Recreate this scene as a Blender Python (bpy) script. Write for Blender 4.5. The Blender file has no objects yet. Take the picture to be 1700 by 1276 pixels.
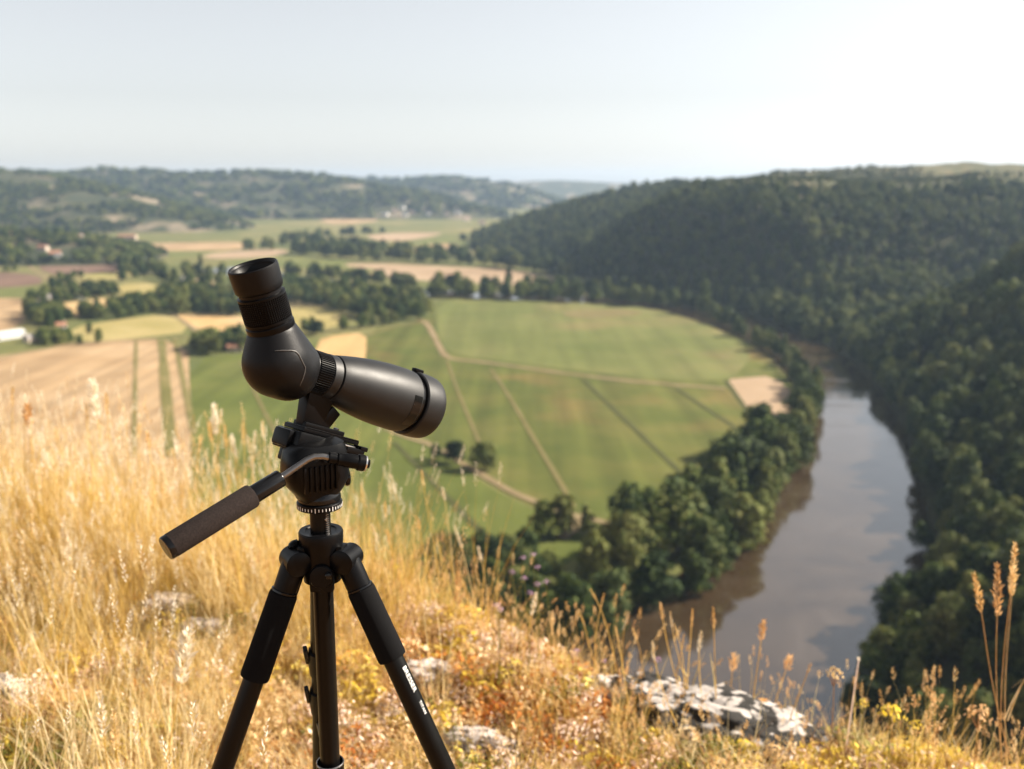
import bpy, bmesh, math, random
import numpy as np
from mathutils import Vector, Matrix, noise as mnoise
from mathutils.bvhtree import BVHTree

R = math.radians
rng = np.random.default_rng(7)
random.seed(7)
scene = bpy.context.scene
COL = scene.collection

# ------------------------------------------------------------------ camera, sky, sun, exposure
CAM_Z = 1.6                       # eye height above the hilltop
PITCH = R(11.6)
FPX, PW, PH = 1650.0, 1700.0, 1276.0
FLOOR = -128.4                    # valley floor
cam_d = bpy.data.cameras.new('camera')
cam = bpy.data.objects.new('camera', cam_d)
COL.objects.link(cam)
cam.location = (0, 0, CAM_Z)
cam.rotation_euler = (R(90) - PITCH, 0, 0)
cam_d.sensor_width = 36.0
cam_d.lens = FPX / PW * 36.0
cam_d.clip_start = 0.05
cam_d.clip_end = 60000
cam_d.dof.use_dof = True
cam_d.dof.focus_distance = 1.42
cam_d.dof.aperture_fstop = 4.0
cam_d.dof.aperture_blades = 0
scene.camera = cam

SUN_EL, SUN_AZ = R(34), R(76)     # azimuth measured from +Y (view direction) towards +X
world = bpy.data.worlds.new('World')
scene.world = world
world.use_nodes = True
wn = world.node_tree.nodes
wl = world.node_tree.links
wn.clear()
w_out = wn.new('ShaderNodeOutputWorld')
w_bg = wn.new('ShaderNodeBackground')
w_sky = wn.new('ShaderNodeTexSky')
w_sky.sky_type = 'NISHITA'
w_sky.sun_disc = False
w_sky.sun_elevation = SUN_EL
w_sky.sun_rotation = SUN_AZ
w_sky.altitude = 200
w_sky.air_density = 1.0
w_sky.dust_density = 0.75
w_sky.ozone_density = 1.0
w_bg.inputs['Strength'].default_value = 0.057
w_hs = wn.new('ShaderNodeHueSaturation')          # summer air: a milky, little saturated sky all round
w_hs.inputs['Saturation'].default_value = 0.22
wl.new(w_sky.outputs[0], w_hs.inputs['Color'])
wl.new(w_hs.outputs[0], w_bg.inputs['Color'])
wl.new(w_bg.outputs[0], w_out.inputs['Surface'])

sun_d = bpy.data.lights.new('sun', 'SUN')
sun_d.energy = 5.0
sun_d.angle = R(0.5)
sun_d.color = (1.0, 0.90, 0.76)
sun = bpy.data.objects.new('sun', sun_d)
COL.objects.link(sun)
sdir = Vector((math.sin(SUN_AZ) * math.cos(SUN_EL), math.cos(SUN_AZ) * math.cos(SUN_EL), math.sin(SUN_EL)))
sun.rotation_euler = sdir.to_track_quat('Z', 'Y').to_euler()
sun.location = (40, 20, 60)

scene.view_settings.view_transform = 'Standard'
scene.view_settings.look = 'None'
scene.view_settings.gamma = 1.0
scene.view_settings.use_curve_mapping = False
scene.view_settings.exposure = 1.5
try:
    scene.cycles.volume_bounces = 0
    scene.cycles.max_bounces = 6
    scene.cycles.diffuse_bounces = 3
    scene.cycles.glossy_bounces = 3
    scene.cycles.transmission_bounces = 3
    scene.cycles.transparent_max_bounces = 4
    scene.cycles.use_denoising = True
    scene.cycles.sample_clamp_indirect = 6.0
except Exception:
    pass

# ------------------------------------------------------------------ geometry helpers
RIGHT = Vector((1, 0, 0))
FWD = Vector((0, math.cos(PITCH), -math.sin(PITCH)))
UP = Vector((0, math.sin(PITCH), math.cos(PITCH)))
CAMP = Vector((0, 0, CAM_Z))

def P(px, py, d):
    """the point that lies d metres out along the view axis behind a point of the photograph"""
    return CAMP + RIGHT * ((px - 850) / FPX * d) + UP * ((638 - py) / FPX * d) + FWD * d

def plane_pt(px, py, z=FLOOR):
    v = RIGHT * ((px - 850) / FPX) + UP * ((638 - py) / FPX) + FWD
    t = (z - CAM_Z) / v.z
    return CAMP + v * t

def pixel(p):
    q = Vector(p) - CAMP
    f = q.dot(FWD)
    return 850 + FPX * q.dot(RIGHT) / f, 638 - FPX * q.dot(UP) / f, f

def tag(o, label=None, cat=None, group=None, kind=None):
    if label: o['label'] = label
    if cat: o['category'] = cat
    if group: o['group'] = group
    if kind: o['kind'] = kind
    return o

def empty(name, loc=(0, 0, 0), label=None, cat=None, group=None, rz=0.0):
    o = bpy.data.objects.new(name, None)
    o.empty_display_size = 0.1
    COL.objects.link(o)
    o.location = loc
    o.rotation_euler = (0, 0, rz)
    return tag(o, label, cat, group)

class MB:
    """collects shapes and links them as one mesh object"""
    def __init__(self):
        self.v, self.f = [], []
    def add(self, verts, faces, M=None):
        n = len(self.v)
        if M is not None:
            verts = [M @ Vector(p) for p in verts]
        self.v.extend([tuple(p) for p in verts])
        self.f.extend([tuple(i + n for i in f) for f in faces])
    def lathe(self, prof, M=None, seg=48, caps=True):
        """prof: list of (r, z) revolved round local z"""
        vs, fs = [], []
        m = len(prof)
        for r, z in prof:
            for k in range(seg):
                a = 2 * math.pi * k / seg
                vs.append((r * math.cos(a), r * math.sin(a), z))
        for i in range(m - 1):
            for k in range(seg):
                k2 = (k + 1) % seg
                fs.append((i * seg + k, i * seg + k2, (i + 1) * seg + k2, (i + 1) * seg + k))
        if caps:
            fs.append(tuple(range(seg))[::-1])
            fs.append(tuple((m - 1) * seg + k for k in range(seg)))
        self.add(vs, fs, M)
        return self
    def gear(self, r0, r1, z0, z1, n, M=None, rows=1):
        """a ring of n ribs (rows > 1 breaks the ribs into studs)"""
        prof = []
        if rows == 1:
            zs = [(z0, 0), (z0 + (z1 - z0) * .06, 1), (z1 - (z1 - z0) * .06, 1), (z1, 0)]
        else:
            zs = []
            h = (z1 - z0) / rows
            for i in range(rows):
                zs += [(z0 + h * (i + .05), 0), (z0 + h * (i + .3), 1), (z0 + h * (i + .7), 1), (z0 + h * (i + .95), 0)]
        seg = n * 4
        vs, fs = [], []
        for z, up in zs:
            for k in range(seg):
                a = 2 * math.pi * k / seg
                r = r1 if (up and k % 4 in (1, 2)) else r0
                vs.append((r * math.cos(a), r * math.sin(a), z))
        for i in range(len(zs) - 1):
            for k in range(seg):
                k2 = (k + 1) % seg
                fs.append((i * seg + k, i * seg + k2, (i + 1) * seg + k2, (i + 1) * seg + k))
        self.add(vs, fs, M)
        return self
    def tube(self, pts, rad, seg=12, caps=True, squash=None):
        """sweep a circle along points; rad is a number or a list"""
        pts = [Vector(p) for p in pts]
        n = len(pts)
        if not hasattr(rad, '__len__'): rad = [rad] * n
        vs, fs = [], []
        prev = None
        for i, p in enumerate(pts):
            t = (pts[min(i + 1, n - 1)] - pts[max(i - 1, 0)]).normalized()
            if prev is None:
                a = Vector((0, 0, 1)) if abs(t.z) < .9 else Vector((1, 0, 0))
                u = t.cross(a).normalized()
            else:
                u = (prev - t * prev.dot(t)).normalized()
            prev = u
            w = t.cross(u)
            for k in range(seg):
                an = 2 * math.pi * k / seg
                vs.append(p + (u * math.cos(an) + w * math.sin(an)) * rad[i])
        for i in range(n - 1):
            for k in range(seg):
                k2 = (k + 1) % seg
                fs.append((i * seg + k, i * seg + k2, (i + 1) * seg + k2, (i + 1) * seg + k))
        if caps:
            fs.append(tuple(range(seg))[::-1])
            fs.append(tuple((n - 1) * seg + k for k in range(seg)))
        self.add(vs, fs)
        return self
    def box(self, size, M=None, bevel=0.0, seg=2, taper=None):
        bm = bmesh.new()
        bmesh.ops.create_cube(bm, size=1.0)
        for v in bm.verts:
            k = 1.0
            if taper and v.co.z < 0: k = taper
            v.co = Vector((v.co.x * size[0] * k, v.co.y * size[1] * k, v.co.z * size[2]))
        if bevel > 0:
            bmesh.ops.bevel(bm, geom=list(bm.edges), offset=bevel, segments=seg, affect='EDGES', profile=.6)
        bm.verts.index_update()
        vs = [v.co.copy() for v in bm.verts]
        fs = [tuple(v.index for v in f.verts) for f in bm.faces]
        bm.free()
        self.add(vs, fs, M)
        return self
    def mesh(self, name, mat=None, smooth=True, angle=35):
        me = bpy.data.meshes.new(name)
        me.from_pydata(self.v, [], self.f)
        me.update()
        if smooth:
            me.shade_smooth()
            try: me.set_sharp_from_angle(angle=R(angle))
            except Exception: pass
        if mat: me.materials.append(mat)
        return me
    def build(self, name, mat, parent=None, smooth=True, angle=35):
        o = bpy.data.objects.new(name, self.mesh(name, mat, smooth, angle))
        COL.objects.link(o)
        if parent is not None: put_under(o, parent)
        return o

def world_of(o):
    m = o.matrix_basis.copy()
    while o.parent is not None:
        m = o.parent.matrix_basis @ o.matrix_parent_inverse @ m if False else o.parent.matrix_basis @ m
        o = o.parent
    return m

def put_under(o, parent, keep_world=False):
    """parent o; with keep_world its mesh was written in world coordinates"""
    if keep_world:
        o.matrix_basis = world_of(parent).inverted() @ o.matrix_basis
    o.parent = parent

def wbuild(mb, name, mat, parent, angle=35, smooth=True):
    """build a part whose mesh is written in world coordinates"""
    o = mb.build(name, mat, None, smooth, angle)
    put_under(o, parent, True)
    return o

def frame(origin, z, x=None):
    """matrix with local z along z and local x near x"""
    z = Vector(z).normalized()
    if x is None: x = Vector((1, 0, 0)) if abs(z.x) < .9 else Vector((0, 1, 0))
    x = Vector(x)
    x = (x - z * x.dot(z)).normalized()
    y = z.cross(x)
    M = Matrix((x, y, z)).transposed().to_4x4()
    M.translation = Vector(origin)
    return M

# ------------------------------------------------------------------ numpy value noise
def _hash(ix, iy, seed):
    h = np.sin(ix * 127.1 + iy * 311.7 + seed * 74.7) * 43758.5453
    return h - np.floor(h)
def vnoise(x, y, seed=0):
    x = np.asarray(x, float); y = np.asarray(y, float)
    ix, iy = np.floor(x), np.floor(y)
    fx, fy = x - ix, y - iy
    fx = fx * fx * (3 - 2 * fx); fy = fy * fy * (3 - 2 * fy)
    a = _hash(ix, iy, seed); b = _hash(ix + 1, iy, seed)
    c = _hash(ix, iy + 1, seed); d = _hash(ix + 1, iy + 1, seed)
    return (a * (1 - fx) + b * fx) * (1 - fy) + (c * (1 - fx) + d * fx) * fy
def fbm(x, y, seed=0, oct=4):
    s, a, t = 0, 1.0, 0
    for i in range(oct):
        s = s + a * vnoise(x * 2 ** i, y * 2 ** i, seed + i); t += a; a *= .5
    return s / t

# ------------------------------------------------------------------ materials
def new_mat(name):
    m = bpy.data.materials.new(name)
    m.use_nodes = True
    nt = m.node_tree
    nt.nodes.clear()
    out = nt.nodes.new('ShaderNodeOutputMaterial')
    return m, nt, out

def N(nt, typ, **kw):
    n = nt.nodes.new(typ)
    for k, v in kw.items(): setattr(n, k, v)
    return n

def noise_node(nt, scale, detail=4, rough=.55, coord='Object', vec=None):
    tc = N(nt, 'ShaderNodeTexCoord')
    nz = N(nt, 'ShaderNodeTexNoise')
    nz.inputs['Scale'].default_value = scale
    nz.inputs['Detail'].default_value = detail
    nz.inputs['Roughness'].default_value = rough
    nt.links.new(vec if vec else tc.outputs[coord], nz.inputs['Vector'])
    return nz

def ramp(nt, fac, stops, interp='LINEAR'):
    r = N(nt, 'ShaderNodeValToRGB')
    r.color_ramp.interpolation = interp
    els = r.color_ramp.elements
    while len(els) < len(stops): els.new(0.5)
    for e, (p, c) in zip(els, stops):
        e.position = p
        e.color = (*c, 1)
    nt.links.new(fac, r.inputs['Fac'])
    return r

def solid(name, col, rough=.5, bump=0.0, bscale=400, metal=0.0, spec=.5, var=.25, vscale=30):
    m, nt, out = new_mat(name)
    b = N(nt, 'ShaderNodeBsdfPrincipled')
    nz = noise_node(nt, vscale)
    c = Vector(col)
    r = ramp(nt, nz.outputs['Fac'], [(.3, c * (1 - var)), (.7, c * (1 + var))])
    nt.links.new(r.outputs[0], b.inputs['Base Color'])
    b.inputs['Roughness'].default_value = rough
    b.inputs['Metallic'].default_value = metal
    b.inputs['Specular IOR Level'].default_value = spec
    rr = N(nt, 'ShaderNodeMapRange')
    rr.inputs['To Min'].default_value = rough * .85
    rr.inputs['To Max'].default_value = min(1, rough * 1.15)
    nt.links.new(nz.outputs['Fac'], rr.inputs['Value'])
    nt.links.new(rr.outputs[0], b.inputs['Roughness'])
    if bump > 0:
        nb = noise_node(nt, bscale, 2)
        bp = N(nt, 'ShaderNodeBump')
        bp.inputs['Strength'].default_value = bump
        bp.inputs['Distance'].default_value = .002
        nt.links.new(nb.outputs['Fac'], bp.inputs['Height'])
        nt.links.new(bp.outputs[0], b.inputs['Normal'])
    nt.links.new(b.outputs[0], out.inputs['Surface'])
    return m

def leafy(name, cols, trans=.35, nscale=.5, rnd=.5, rough=.7, coord='Object'):
    """thin plant matter: diffuse with some light coming through; cols = dark, mid, light"""
    m, nt, out = new_mat(name)
    oi = N(nt, 'ShaderNodeObjectInfo')
    nz = noise_node(nt, nscale, 3, coord=coord)
    geo = N(nt, 'ShaderNodeNewGeometry')
    mx = N(nt, 'ShaderNodeMath', operation='MULTIPLY_ADD')
    nt.links.new(oi.outputs['Random'], mx.inputs[0])
    mx.inputs[1].default_value = rnd
    ad = N(nt, 'ShaderNodeMath', operation='MULTIPLY_ADD')
    nt.links.new(geo.outputs['Random Per Island'], ad.inputs[0])
    ad.inputs[1].default_value = .5
    ad.inputs[2].default_value = -.25 - rnd / 2
    nt.links.new(ad.outputs[0], mx.inputs[2])
    sm = N(nt, 'ShaderNodeMath', operation='ADD')
    nt.links.new(nz.outputs['Fac'], sm.inputs[0])
    nt.links.new(mx.outputs[0], sm.inputs[1])
    n = len(cols)
    r = ramp(nt, sm.outputs[0], [(.15 + .7 * i / (n - 1), c) for i, c in enumerate(cols)])
    d = N(nt, 'ShaderNodeBsdfPrincipled')
    d.inputs['Roughness'].default_value = rough
    d.inputs['Specular IOR Level'].default_value = .15
    t = N(nt, 'ShaderNodeBsdfTranslucent')
    nt.links.new(r.outputs[0], d.inputs['Base Color'])
    nt.links.new(r.outputs[0], t.inputs['Color'])
    mix = N(nt, 'ShaderNodeMixShader')
    mix.inputs[0].default_value = trans
    nt.links.new(d.outputs[0], mix.inputs[1])
    nt.links.new(t.outputs[0], mix.inputs[2])
    nt.links.new(mix.outputs[0], out.inputs['Surface'])
    return m

def land(name, stops, scale, rows=None, detail=6, bump=0.0, rough=.95, patch=None):
    """ground cover seen from afar; rows = (spacing m, angle, strength); patch = (colour, scale, threshold)"""
    m, nt, out = new_mat(name)
    b = N(nt, 'ShaderNodeBsdfPrincipled')
    b.inputs['Roughness'].default_value = rough
    b.inputs['Specular IOR Level'].default_value = .1
    nz = noise_node(nt, scale, detail, .6)
    r = ramp(nt, nz.outputs['Fac'], stops)
    colr = r.outputs[0]
    if patch:
        n2 = noise_node(nt, patch[1], 3, .5)
        mr = N(nt, 'ShaderNodeMapRange')
        mr.inputs['From Min'].default_value = patch[2]
        mr.inputs['From Max'].default_value = patch[2] + .14
        mr.inputs['To Max'].default_value = .5
        nt.links.new(n2.outputs['Fac'], mr.inputs['Value'])
        mx = N(nt, 'ShaderNodeMixRGB')
        nt.links.new(mr.outputs[0], mx.inputs[0])
        nt.links.new(colr, mx.inputs[1])
        mx.inputs[2].default_value = (*patch[0], 1)
        colr = mx.outputs[0]
    if rows:
        tc = N(nt, 'ShaderNodeTexCoord')
        mp = N(nt, 'ShaderNodeMapping')
        mp.inputs['Rotation'].default_value = (0, 0, rows[1])
        mp.inputs['Scale'].default_value = (1 / rows[0], .004, 1)
        nt.links.new(tc.outputs['Object'], mp.inputs['Vector'])
        n3 = N(nt, 'ShaderNodeTexNoise')
        n3.inputs['Scale'].default_value = 1.0
        n3.inputs['Detail'].default_value = 3
        nt.links.new(mp.outputs[0], n3.inputs['Vector'])
        mr = N(nt, 'ShaderNodeMapRange')
        mr.inputs['From Min'].default_value = .3
        mr.inputs['From Max'].default_value = .7
        mr.inputs['To Min'].default_value = 1 - rows[2]
        mr.inputs['To Max'].default_value = 1 + rows[2]
        nt.links.new(n3.outputs['Fac'], mr.inputs['Value'])
        mv = N(nt, 'ShaderNodeVectorMath', operation='MULTIPLY')
        nt.links.new(colr, mv.inputs[0])
        nt.links.new(mr.outputs[0], mv.inputs[1])
        colr = mv.outputs[0]
    nt.links.new(colr, b.inputs['Base Color'])
    if bump:
        bp = N(nt, 'ShaderNodeBump')
        bp.inputs['Strength'].default_value = .6
        bp.inputs['Distance'].default_value = bump
        nt.links.new(nz.outputs['Fac'], bp.inputs['Height'])
        nt.links.new(bp.outputs[0], b.inputs['Normal'])
    nt.links.new(b.outputs[0], out.inputs['Surface'])
    return m

# ------------------------------------------------------------------ the lie of the land
_fy = np.array([0, 221, 249, 302, 358, 420, 505, 610, 705, 784, 860, 986, 1115, 1245, 1500, 1750, 1957, 2400, 3000, 4000.])
_fx = np.array([30, 81, 96, 126, 153, 174, 201, 226, 241, 243, 238, 218, 182, 128, 50, -20, -90, -90, 0, 150.])
def foot_x(y):
    return np.interp(y, _fy, _fx) + 5
_cy = np.array([0, 1150, 1300, 1700, 2100, 2900, 4200.])
_cz = np.array([48, 50, 50, 34, -4, -48, -70.])

def right_h(x, y):
    """wooded valley side on the right: steep above the river, gentle towards the crest"""
    x = np.asarray(x, float); y = np.asarray(y, float)
    dx = (foot_x(y + 15) - foot_x(y - 15)) / 30
    t = (x - foot_x(y)) / np.sqrt(1 + dx * dx)
    g = np.interp(y, [0, 600, 700, 800, 900, 1000, 1110, 1380, 1600, 2400], [.56, .58, .64, .46, .40, .46, 1.1, 1.1, .46, .30])
    top = np.interp(y, [0, 700, 900, 1400, 1800, 2600], [-14, -22, -32, -26, -52, -95])
    crest = np.interp(y, _cy, _cz)
    steep = FLOOR + g * t
    tb = (top - FLOOR) / g
    gent = top + (crest - top) * (1 - np.exp(-np.maximum(t - tb, 0) / 190.0))
    h = np.where(t < tb, steep, gent)
    m = np.clip((t - tb + 30) / 60, 0, 1)
    h = np.where(np.abs(t - tb) < 30, np.minimum(steep, top + (steep - top) * .5 * (1 - m)) * (1 - m) + gent * m, h)
    yg = 800 + .26 * t
    up = np.maximum(h - FLOOR, 0)
    dep = np.minimum(.80 * up, 78) * np.exp(-((y - yg) / np.where(y < yg, 70., 150 + np.clip(t - 80, 0, 220) * 1.1)) ** 2)
    yg2 = 1500 - .1 * t
    dep = dep + np.minimum(.3 * up, 18) * np.exp(-((y - yg2) / 120) ** 2)
    h = h - dep
    rough = np.clip(up / 40, 0, 1)
    h = h + rough * ((fbm(x / 90, y / 90, 3, 3) - .5) * 18 + (fbm(x / 28, y / 28, 8, 2) - .5) * 5)
    return np.where(t > -30, np.maximum(h, FLOOR - 6), FLOOR - 6)

def _pts(lst):
    return [tuple(P(a, b, d)) for a, b, d in lst]
RIDGES = [
    (_pts([(-700, 268, 3500), (-250, 270, 3300), (0, 281, 3150), (60, 289, 3100), (130, 306, 3000), (200, 328, 2850), (270, 350, 2750), (345, 378, 2650)]), .24, 11),
    (_pts([(-600, 280, 5000), (100, 289, 4600), (170, 286, 4400), (300, 289, 4300), (420, 286, 4200), (500, 291, 4100), (560, 299, 4000), (640, 318, 3800), (760, 345, 3600)]), .20, 23),
    (_pts([(560, 295, 5600), (650, 297, 5400), (745, 296, 5300), (790, 303, 5100), (830, 328, 4800), (850, 350, 4600)]), .22, 31),
    (_pts([(300, 300, 8500), (700, 298, 7800), (850, 299, 7400), (960, 301, 7300), (1045, 305, 7300), (1150, 320, 7300)]), .16, 41),
    (_pts([(-350, 372, 1950), (-60, 382, 1830), (40, 388, 1760), (100, 402, 1700), (165, 421, 1640)]), .22, 53),
]
def left_h(x, y):
    x = np.asarray(x, float); y = np.asarray(y, float)
    H = np.full(np.broadcast(x, y).shape, FLOOR - 6.0)
    for pts, sl, seed in RIDGES:
        best = np.full(H.shape, -1e9)
        for (a, b) in zip(pts[:-1], pts[1:]):
            ax, ay, az = a; bx, by, bz = b
            L2 = (bx - ax) ** 2 + (by - ay) ** 2
            t = np.clip(((x - ax) * (bx - ax) + (y - ay) * (by - ay)) / L2, 0, 1)
            d = np.hypot(x - ax - t * (bx - ax), y - ay - t * (by - ay))
            zc = az + t * (bz - az)
            fall = sl * d * (.35 + .65 * np.clip(d / 350, 0, 1))
            best = np.maximum(best, zc - fall)
        if sl > 0:
            up = np.clip((best - FLOOR) / 60, 0, 1)
            best = best + up * ((fbm(x / 420, y / 420, seed, 3) - .5) * 46 + (fbm(x / 130, y / 130, seed + 5, 2) - .5) * 12)
        H = np.maximum(H, best)
    return H

def land_h(x, y):
    return np.maximum(np.maximum(right_h(x, y), left_h(x, y)), FLOOR)

def hit(px, py, far=9000):
    """where the line of sight through a point of the photograph meets the valley or its hills"""
    v = RIGHT * ((px - 850) / FPX) + UP * ((638 - py) / FPX) + FWD
    d = np.geomspace(150, far, 1400)
    x, y, z = v.x * d, v.y * d, CAM_Z + v.z * d
    h = land_h(x, y)
    k = np.argmax(z < h)
    if z[k] >= h[k]: k = len(d) - 1
    return float(x[k]), float(y[k]), float(h[k])

# hilltop the tripod stands on: flat turf that breaks off into a cliff
_ex = np.array([-400, -60, -12, -6, -3.2, -2.15, -1.5, -1.0, -.5, -.1, .28, .6, .92, 1.12, 1.3, 2.0, 3.0, 12, 60, 400.])
_ey = np.array([30, 20, 9, 6.4, 5.2, 4.75, 4.4, 4.15, 3.80, 3.38, 2.95, 2.74, 2.66, 2.56, 2.46, 2.06, 1.5, -3, -14, -40.])
def edge_y(x):
    return np.interp(x, _ex, _ey)
def top_h(x, y):
    x = np.asarray(x, float); y = np.asarray(y, float)
    s = (y - edge_y(x)) * .85
    z = .02 - .018 * np.clip(x, -6, 6) - .03 * np.clip(y - 2.5, -2, 6)
    z = z + (fbm(x * .9, y * .9, 61, 3) - .5) * .16 + (fbm(x * 4, y * 4, 62, 3) - .5) * .07
    over = np.maximum(s + .25, 0)
    drop = np.where(over < .7, over ** 2 * .75, .3675 + (over - .7) * 1.35)
    return np.maximum(z - drop, FLOOR - 8)

def grid_mesh(name, xs, ys, hf, mat):
    X, Y = np.meshgrid(xs, ys)
    Z = hf(X, Y)
    nx, ny = len(xs), len(ys)
    v = np.stack([X.ravel(), Y.ravel(), Z.ravel()], 1)
    i = np.arange((ny - 1) * nx).reshape(ny - 1, nx)[:, :-1].ravel()
    f = np.stack([i, i + 1, i + nx + 1, i + nx], 1)
    me = bpy.data.meshes.new(name)
    me.vertices.add(len(v)); me.vertices.foreach_set('co', v.ravel())
    me.loops.add(f.size); me.loops.foreach_set('vertex_index', f.ravel().astype(np.int32))
    me.polygons.add(len(f)); me.polygons.foreach_set('loop_start', (np.arange(len(f)) * 4).astype(np.int32))
    me.update(calc_edges=True)
    me.shade_smooth()
    me.materials.append(mat)
    o = bpy.data.objects.new(name, me)
    COL.objects.link(o)
    return o

M_floor = land('valley grass', [(.3, (0.0680, 0.0840, 0.0256)), (.5, (0.1200, 0.1200, 0.0400)), (.7, (0.2080, 0.1680, 0.0720))], .006, patch=((0.2880, 0.2160, 0.1200), .0035, .56))
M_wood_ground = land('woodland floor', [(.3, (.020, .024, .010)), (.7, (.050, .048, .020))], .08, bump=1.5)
def heath_top(m):
    # the dry heath that takes over on the plateau above the woods
    nt = m.node_tree
    b = [n for n in nt.nodes if n.type == 'BSDF_PRINCIPLED'][0]
    src = b.inputs['Base Color'].links[0].from_socket
    tc = N(nt, 'ShaderNodeTexCoord')
    sx = N(nt, 'ShaderNodeSeparateXYZ')
    nt.links.new(tc.outputs['Object'], sx.inputs[0])
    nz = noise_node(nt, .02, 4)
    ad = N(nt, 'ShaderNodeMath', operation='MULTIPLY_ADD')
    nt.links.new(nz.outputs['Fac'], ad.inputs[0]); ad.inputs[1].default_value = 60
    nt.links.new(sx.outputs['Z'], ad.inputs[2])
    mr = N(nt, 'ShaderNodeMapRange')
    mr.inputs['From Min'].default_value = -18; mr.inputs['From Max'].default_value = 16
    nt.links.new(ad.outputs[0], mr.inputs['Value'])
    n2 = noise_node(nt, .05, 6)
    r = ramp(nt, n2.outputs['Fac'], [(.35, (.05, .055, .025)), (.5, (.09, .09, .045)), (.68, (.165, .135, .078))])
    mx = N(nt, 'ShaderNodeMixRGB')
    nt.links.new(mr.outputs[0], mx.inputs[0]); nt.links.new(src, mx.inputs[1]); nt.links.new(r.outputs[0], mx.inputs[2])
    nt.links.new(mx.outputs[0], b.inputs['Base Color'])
heath_top(M_wood_ground)
# far hills: scrub, dry pasture and bare cream rock
M_hills = land('hill scrub and pasture', [(.3, (0.0255, 0.0340, 0.0170)), (.5, (0.0467, 0.0510, 0.0238)), (.64, (0.0723, 0.0680, 0.0340)), (.78, (0.1700, 0.1275, 0.0850))], .012, detail=8, bump=6, patch=((0.3570, 0.2720, 0.1955), .009, .54))

def seg(*a):
    out = []
    for (p, q, n) in a: out.append(np.linspace(p, q, n, endpoint=False))
    return np.unique(np.concatenate(out + [np.array([a[-1][1]])]))

tag(grid_mesh('valley_floor', seg((-9000, -2000, 15), (-2000, 2000, 41), (2000, 9000, 15)), seg((-600, 4000, 47), (4000, 10600, 20)), lambda x, y: x * 0 + FLOOR, M_floor), kind='structure')
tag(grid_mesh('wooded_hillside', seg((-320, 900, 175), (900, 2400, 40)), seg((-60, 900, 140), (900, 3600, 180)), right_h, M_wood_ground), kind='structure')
tag(grid_mesh('far_hills', seg((-5200, 2600, 210)), seg((1350, 10500, 230)), left_h, M_hills), kind='structure')

# ------------------------------------------------------------------ river and fields
def sheet(name, pts, mat, lift, kind='structure', grid=None):
    bm = bmesh.new()
    vs = [bm.verts.new((x, y, FLOOR + lift)) for x, y in pts]
    f = bm.faces.new(vs)
    bmesh.ops.triangulate(bm, faces=[f])
    for fc in bm.faces:
        fc.normal_update()
        if fc.normal.z < 0: fc.normal_flip()
    me = bpy.data.meshes.new(name)
    bm.to_mesh(me); bm.free()
    me.materials.append(mat)
    o = bpy.data.objects.new(name, me)
    COL.objects.link(o)
    return tag(o, kind=kind)

def gp(px, py):
    p = plane_pt(px, py)
    return p.x, p.y

def smooth_poly(pts, n=3, closed=True):
    """round a polygon's outline a little (Chaikin)"""
    for _ in range(n):
        q = []
        m = len(pts)
        for i in range(m if closed else m - 1):
            a, b = pts[i], pts[(i + 1) % m]
            q.append((a[0] * .75 + b[0] * .25, a[1] * .75 + b[1] * .25))
            q.append((a[0] * .25 + b[0] * .75, a[1] * .25 + b[1] * .75))
        pts = q if closed else [pts[0]] + q + [pts[-1]]
    return pts

# brown water: silt and painted pale reflection swirls under a reflecting skin
def water_mat():
    m, nt, out = new_mat('silty river water')
    b = N(nt, 'ShaderNodeBsdfPrincipled')
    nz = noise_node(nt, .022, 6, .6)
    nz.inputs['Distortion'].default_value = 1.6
    r = ramp(nt, nz.outputs['Fac'], [(.35, (.032, .020, .010)), (.55, (.046, .030, .016)), (.80, (.075, .055, .038))])  # palest tone paints disturbed reflections into the water colour as swirls
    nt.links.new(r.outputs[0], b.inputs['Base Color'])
    b.inputs['IOR'].default_value = 2.1
    # streaks where the breeze ruffles the surface
    tc = N(nt, 'ShaderNodeTexCoord')
    mp = N(nt, 'ShaderNodeMapping')
    mp.inputs['Rotation'].default_value = (0, 0, R(35))
    mp.inputs['Scale'].default_value = (.02, .07, 1)
    nt.links.new(tc.outputs['Object'], mp.inputs['Vector'])
    n2 = N(nt, 'ShaderNodeTexNoise')
    n2.inputs['Scale'].default_value = 1.0
    n2.inputs['Detail'].default_value = 5
    n2.inputs['Distortion'].default_value = 1.2
    nt.links.new(mp.outputs[0], n2.inputs['Vector'])
    rr = N(nt, 'ShaderNodeMapRange')
    rr.inputs['From Min'].default_value = .42
    rr.inputs['From Max'].default_value = .68
    rr.inputs['To Min'].default_value = .03
    rr.inputs['To Max'].default_value = .16
    nt.links.new(n2.outputs['Fac'], rr.inputs['Value'])
    nt.links.new(rr.outputs[0], b.inputs['Roughness'])
    nb = noise_node(nt, .6, 3)
    bp = N(nt, 'ShaderNodeBump')
    bp.inputs['Strength'].default_value = .06
    bp.inputs['Distance'].default_value = .25
    nt.links.new(nb.outputs['Fac'], bp.inputs['Height'])
    nt.links.new(bp.outputs[0], b.inputs['Normal'])
    nt.links.new(b.outputs[0], out.inputs['Surface'])
    return m
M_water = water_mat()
left_bank = [(-40, 120), (-14, 205), (14, 262), (44, 297), (71, 336), (92, 372), (117, 429), (134, 481), (158, 531), (180, 611), (192, 700), (194, 790), (186, 870), (168, 960), (140, 1035), (60, 1085), (-60, 1120), (-200, 1190), (-330, 1330), (-480, 1480)]
right_bank = [(-420, 1520), (-290, 1380), (-170, 1245), (-40, 1170), (80, 1135), (165, 1090), (222, 990), (246, 870), (254, 784), (250, 705), (238, 611), (212, 505), (186, 420), (165, 358), (150, 328), (134, 302), (110, 262), (92, 221), (60, 120)]
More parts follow.
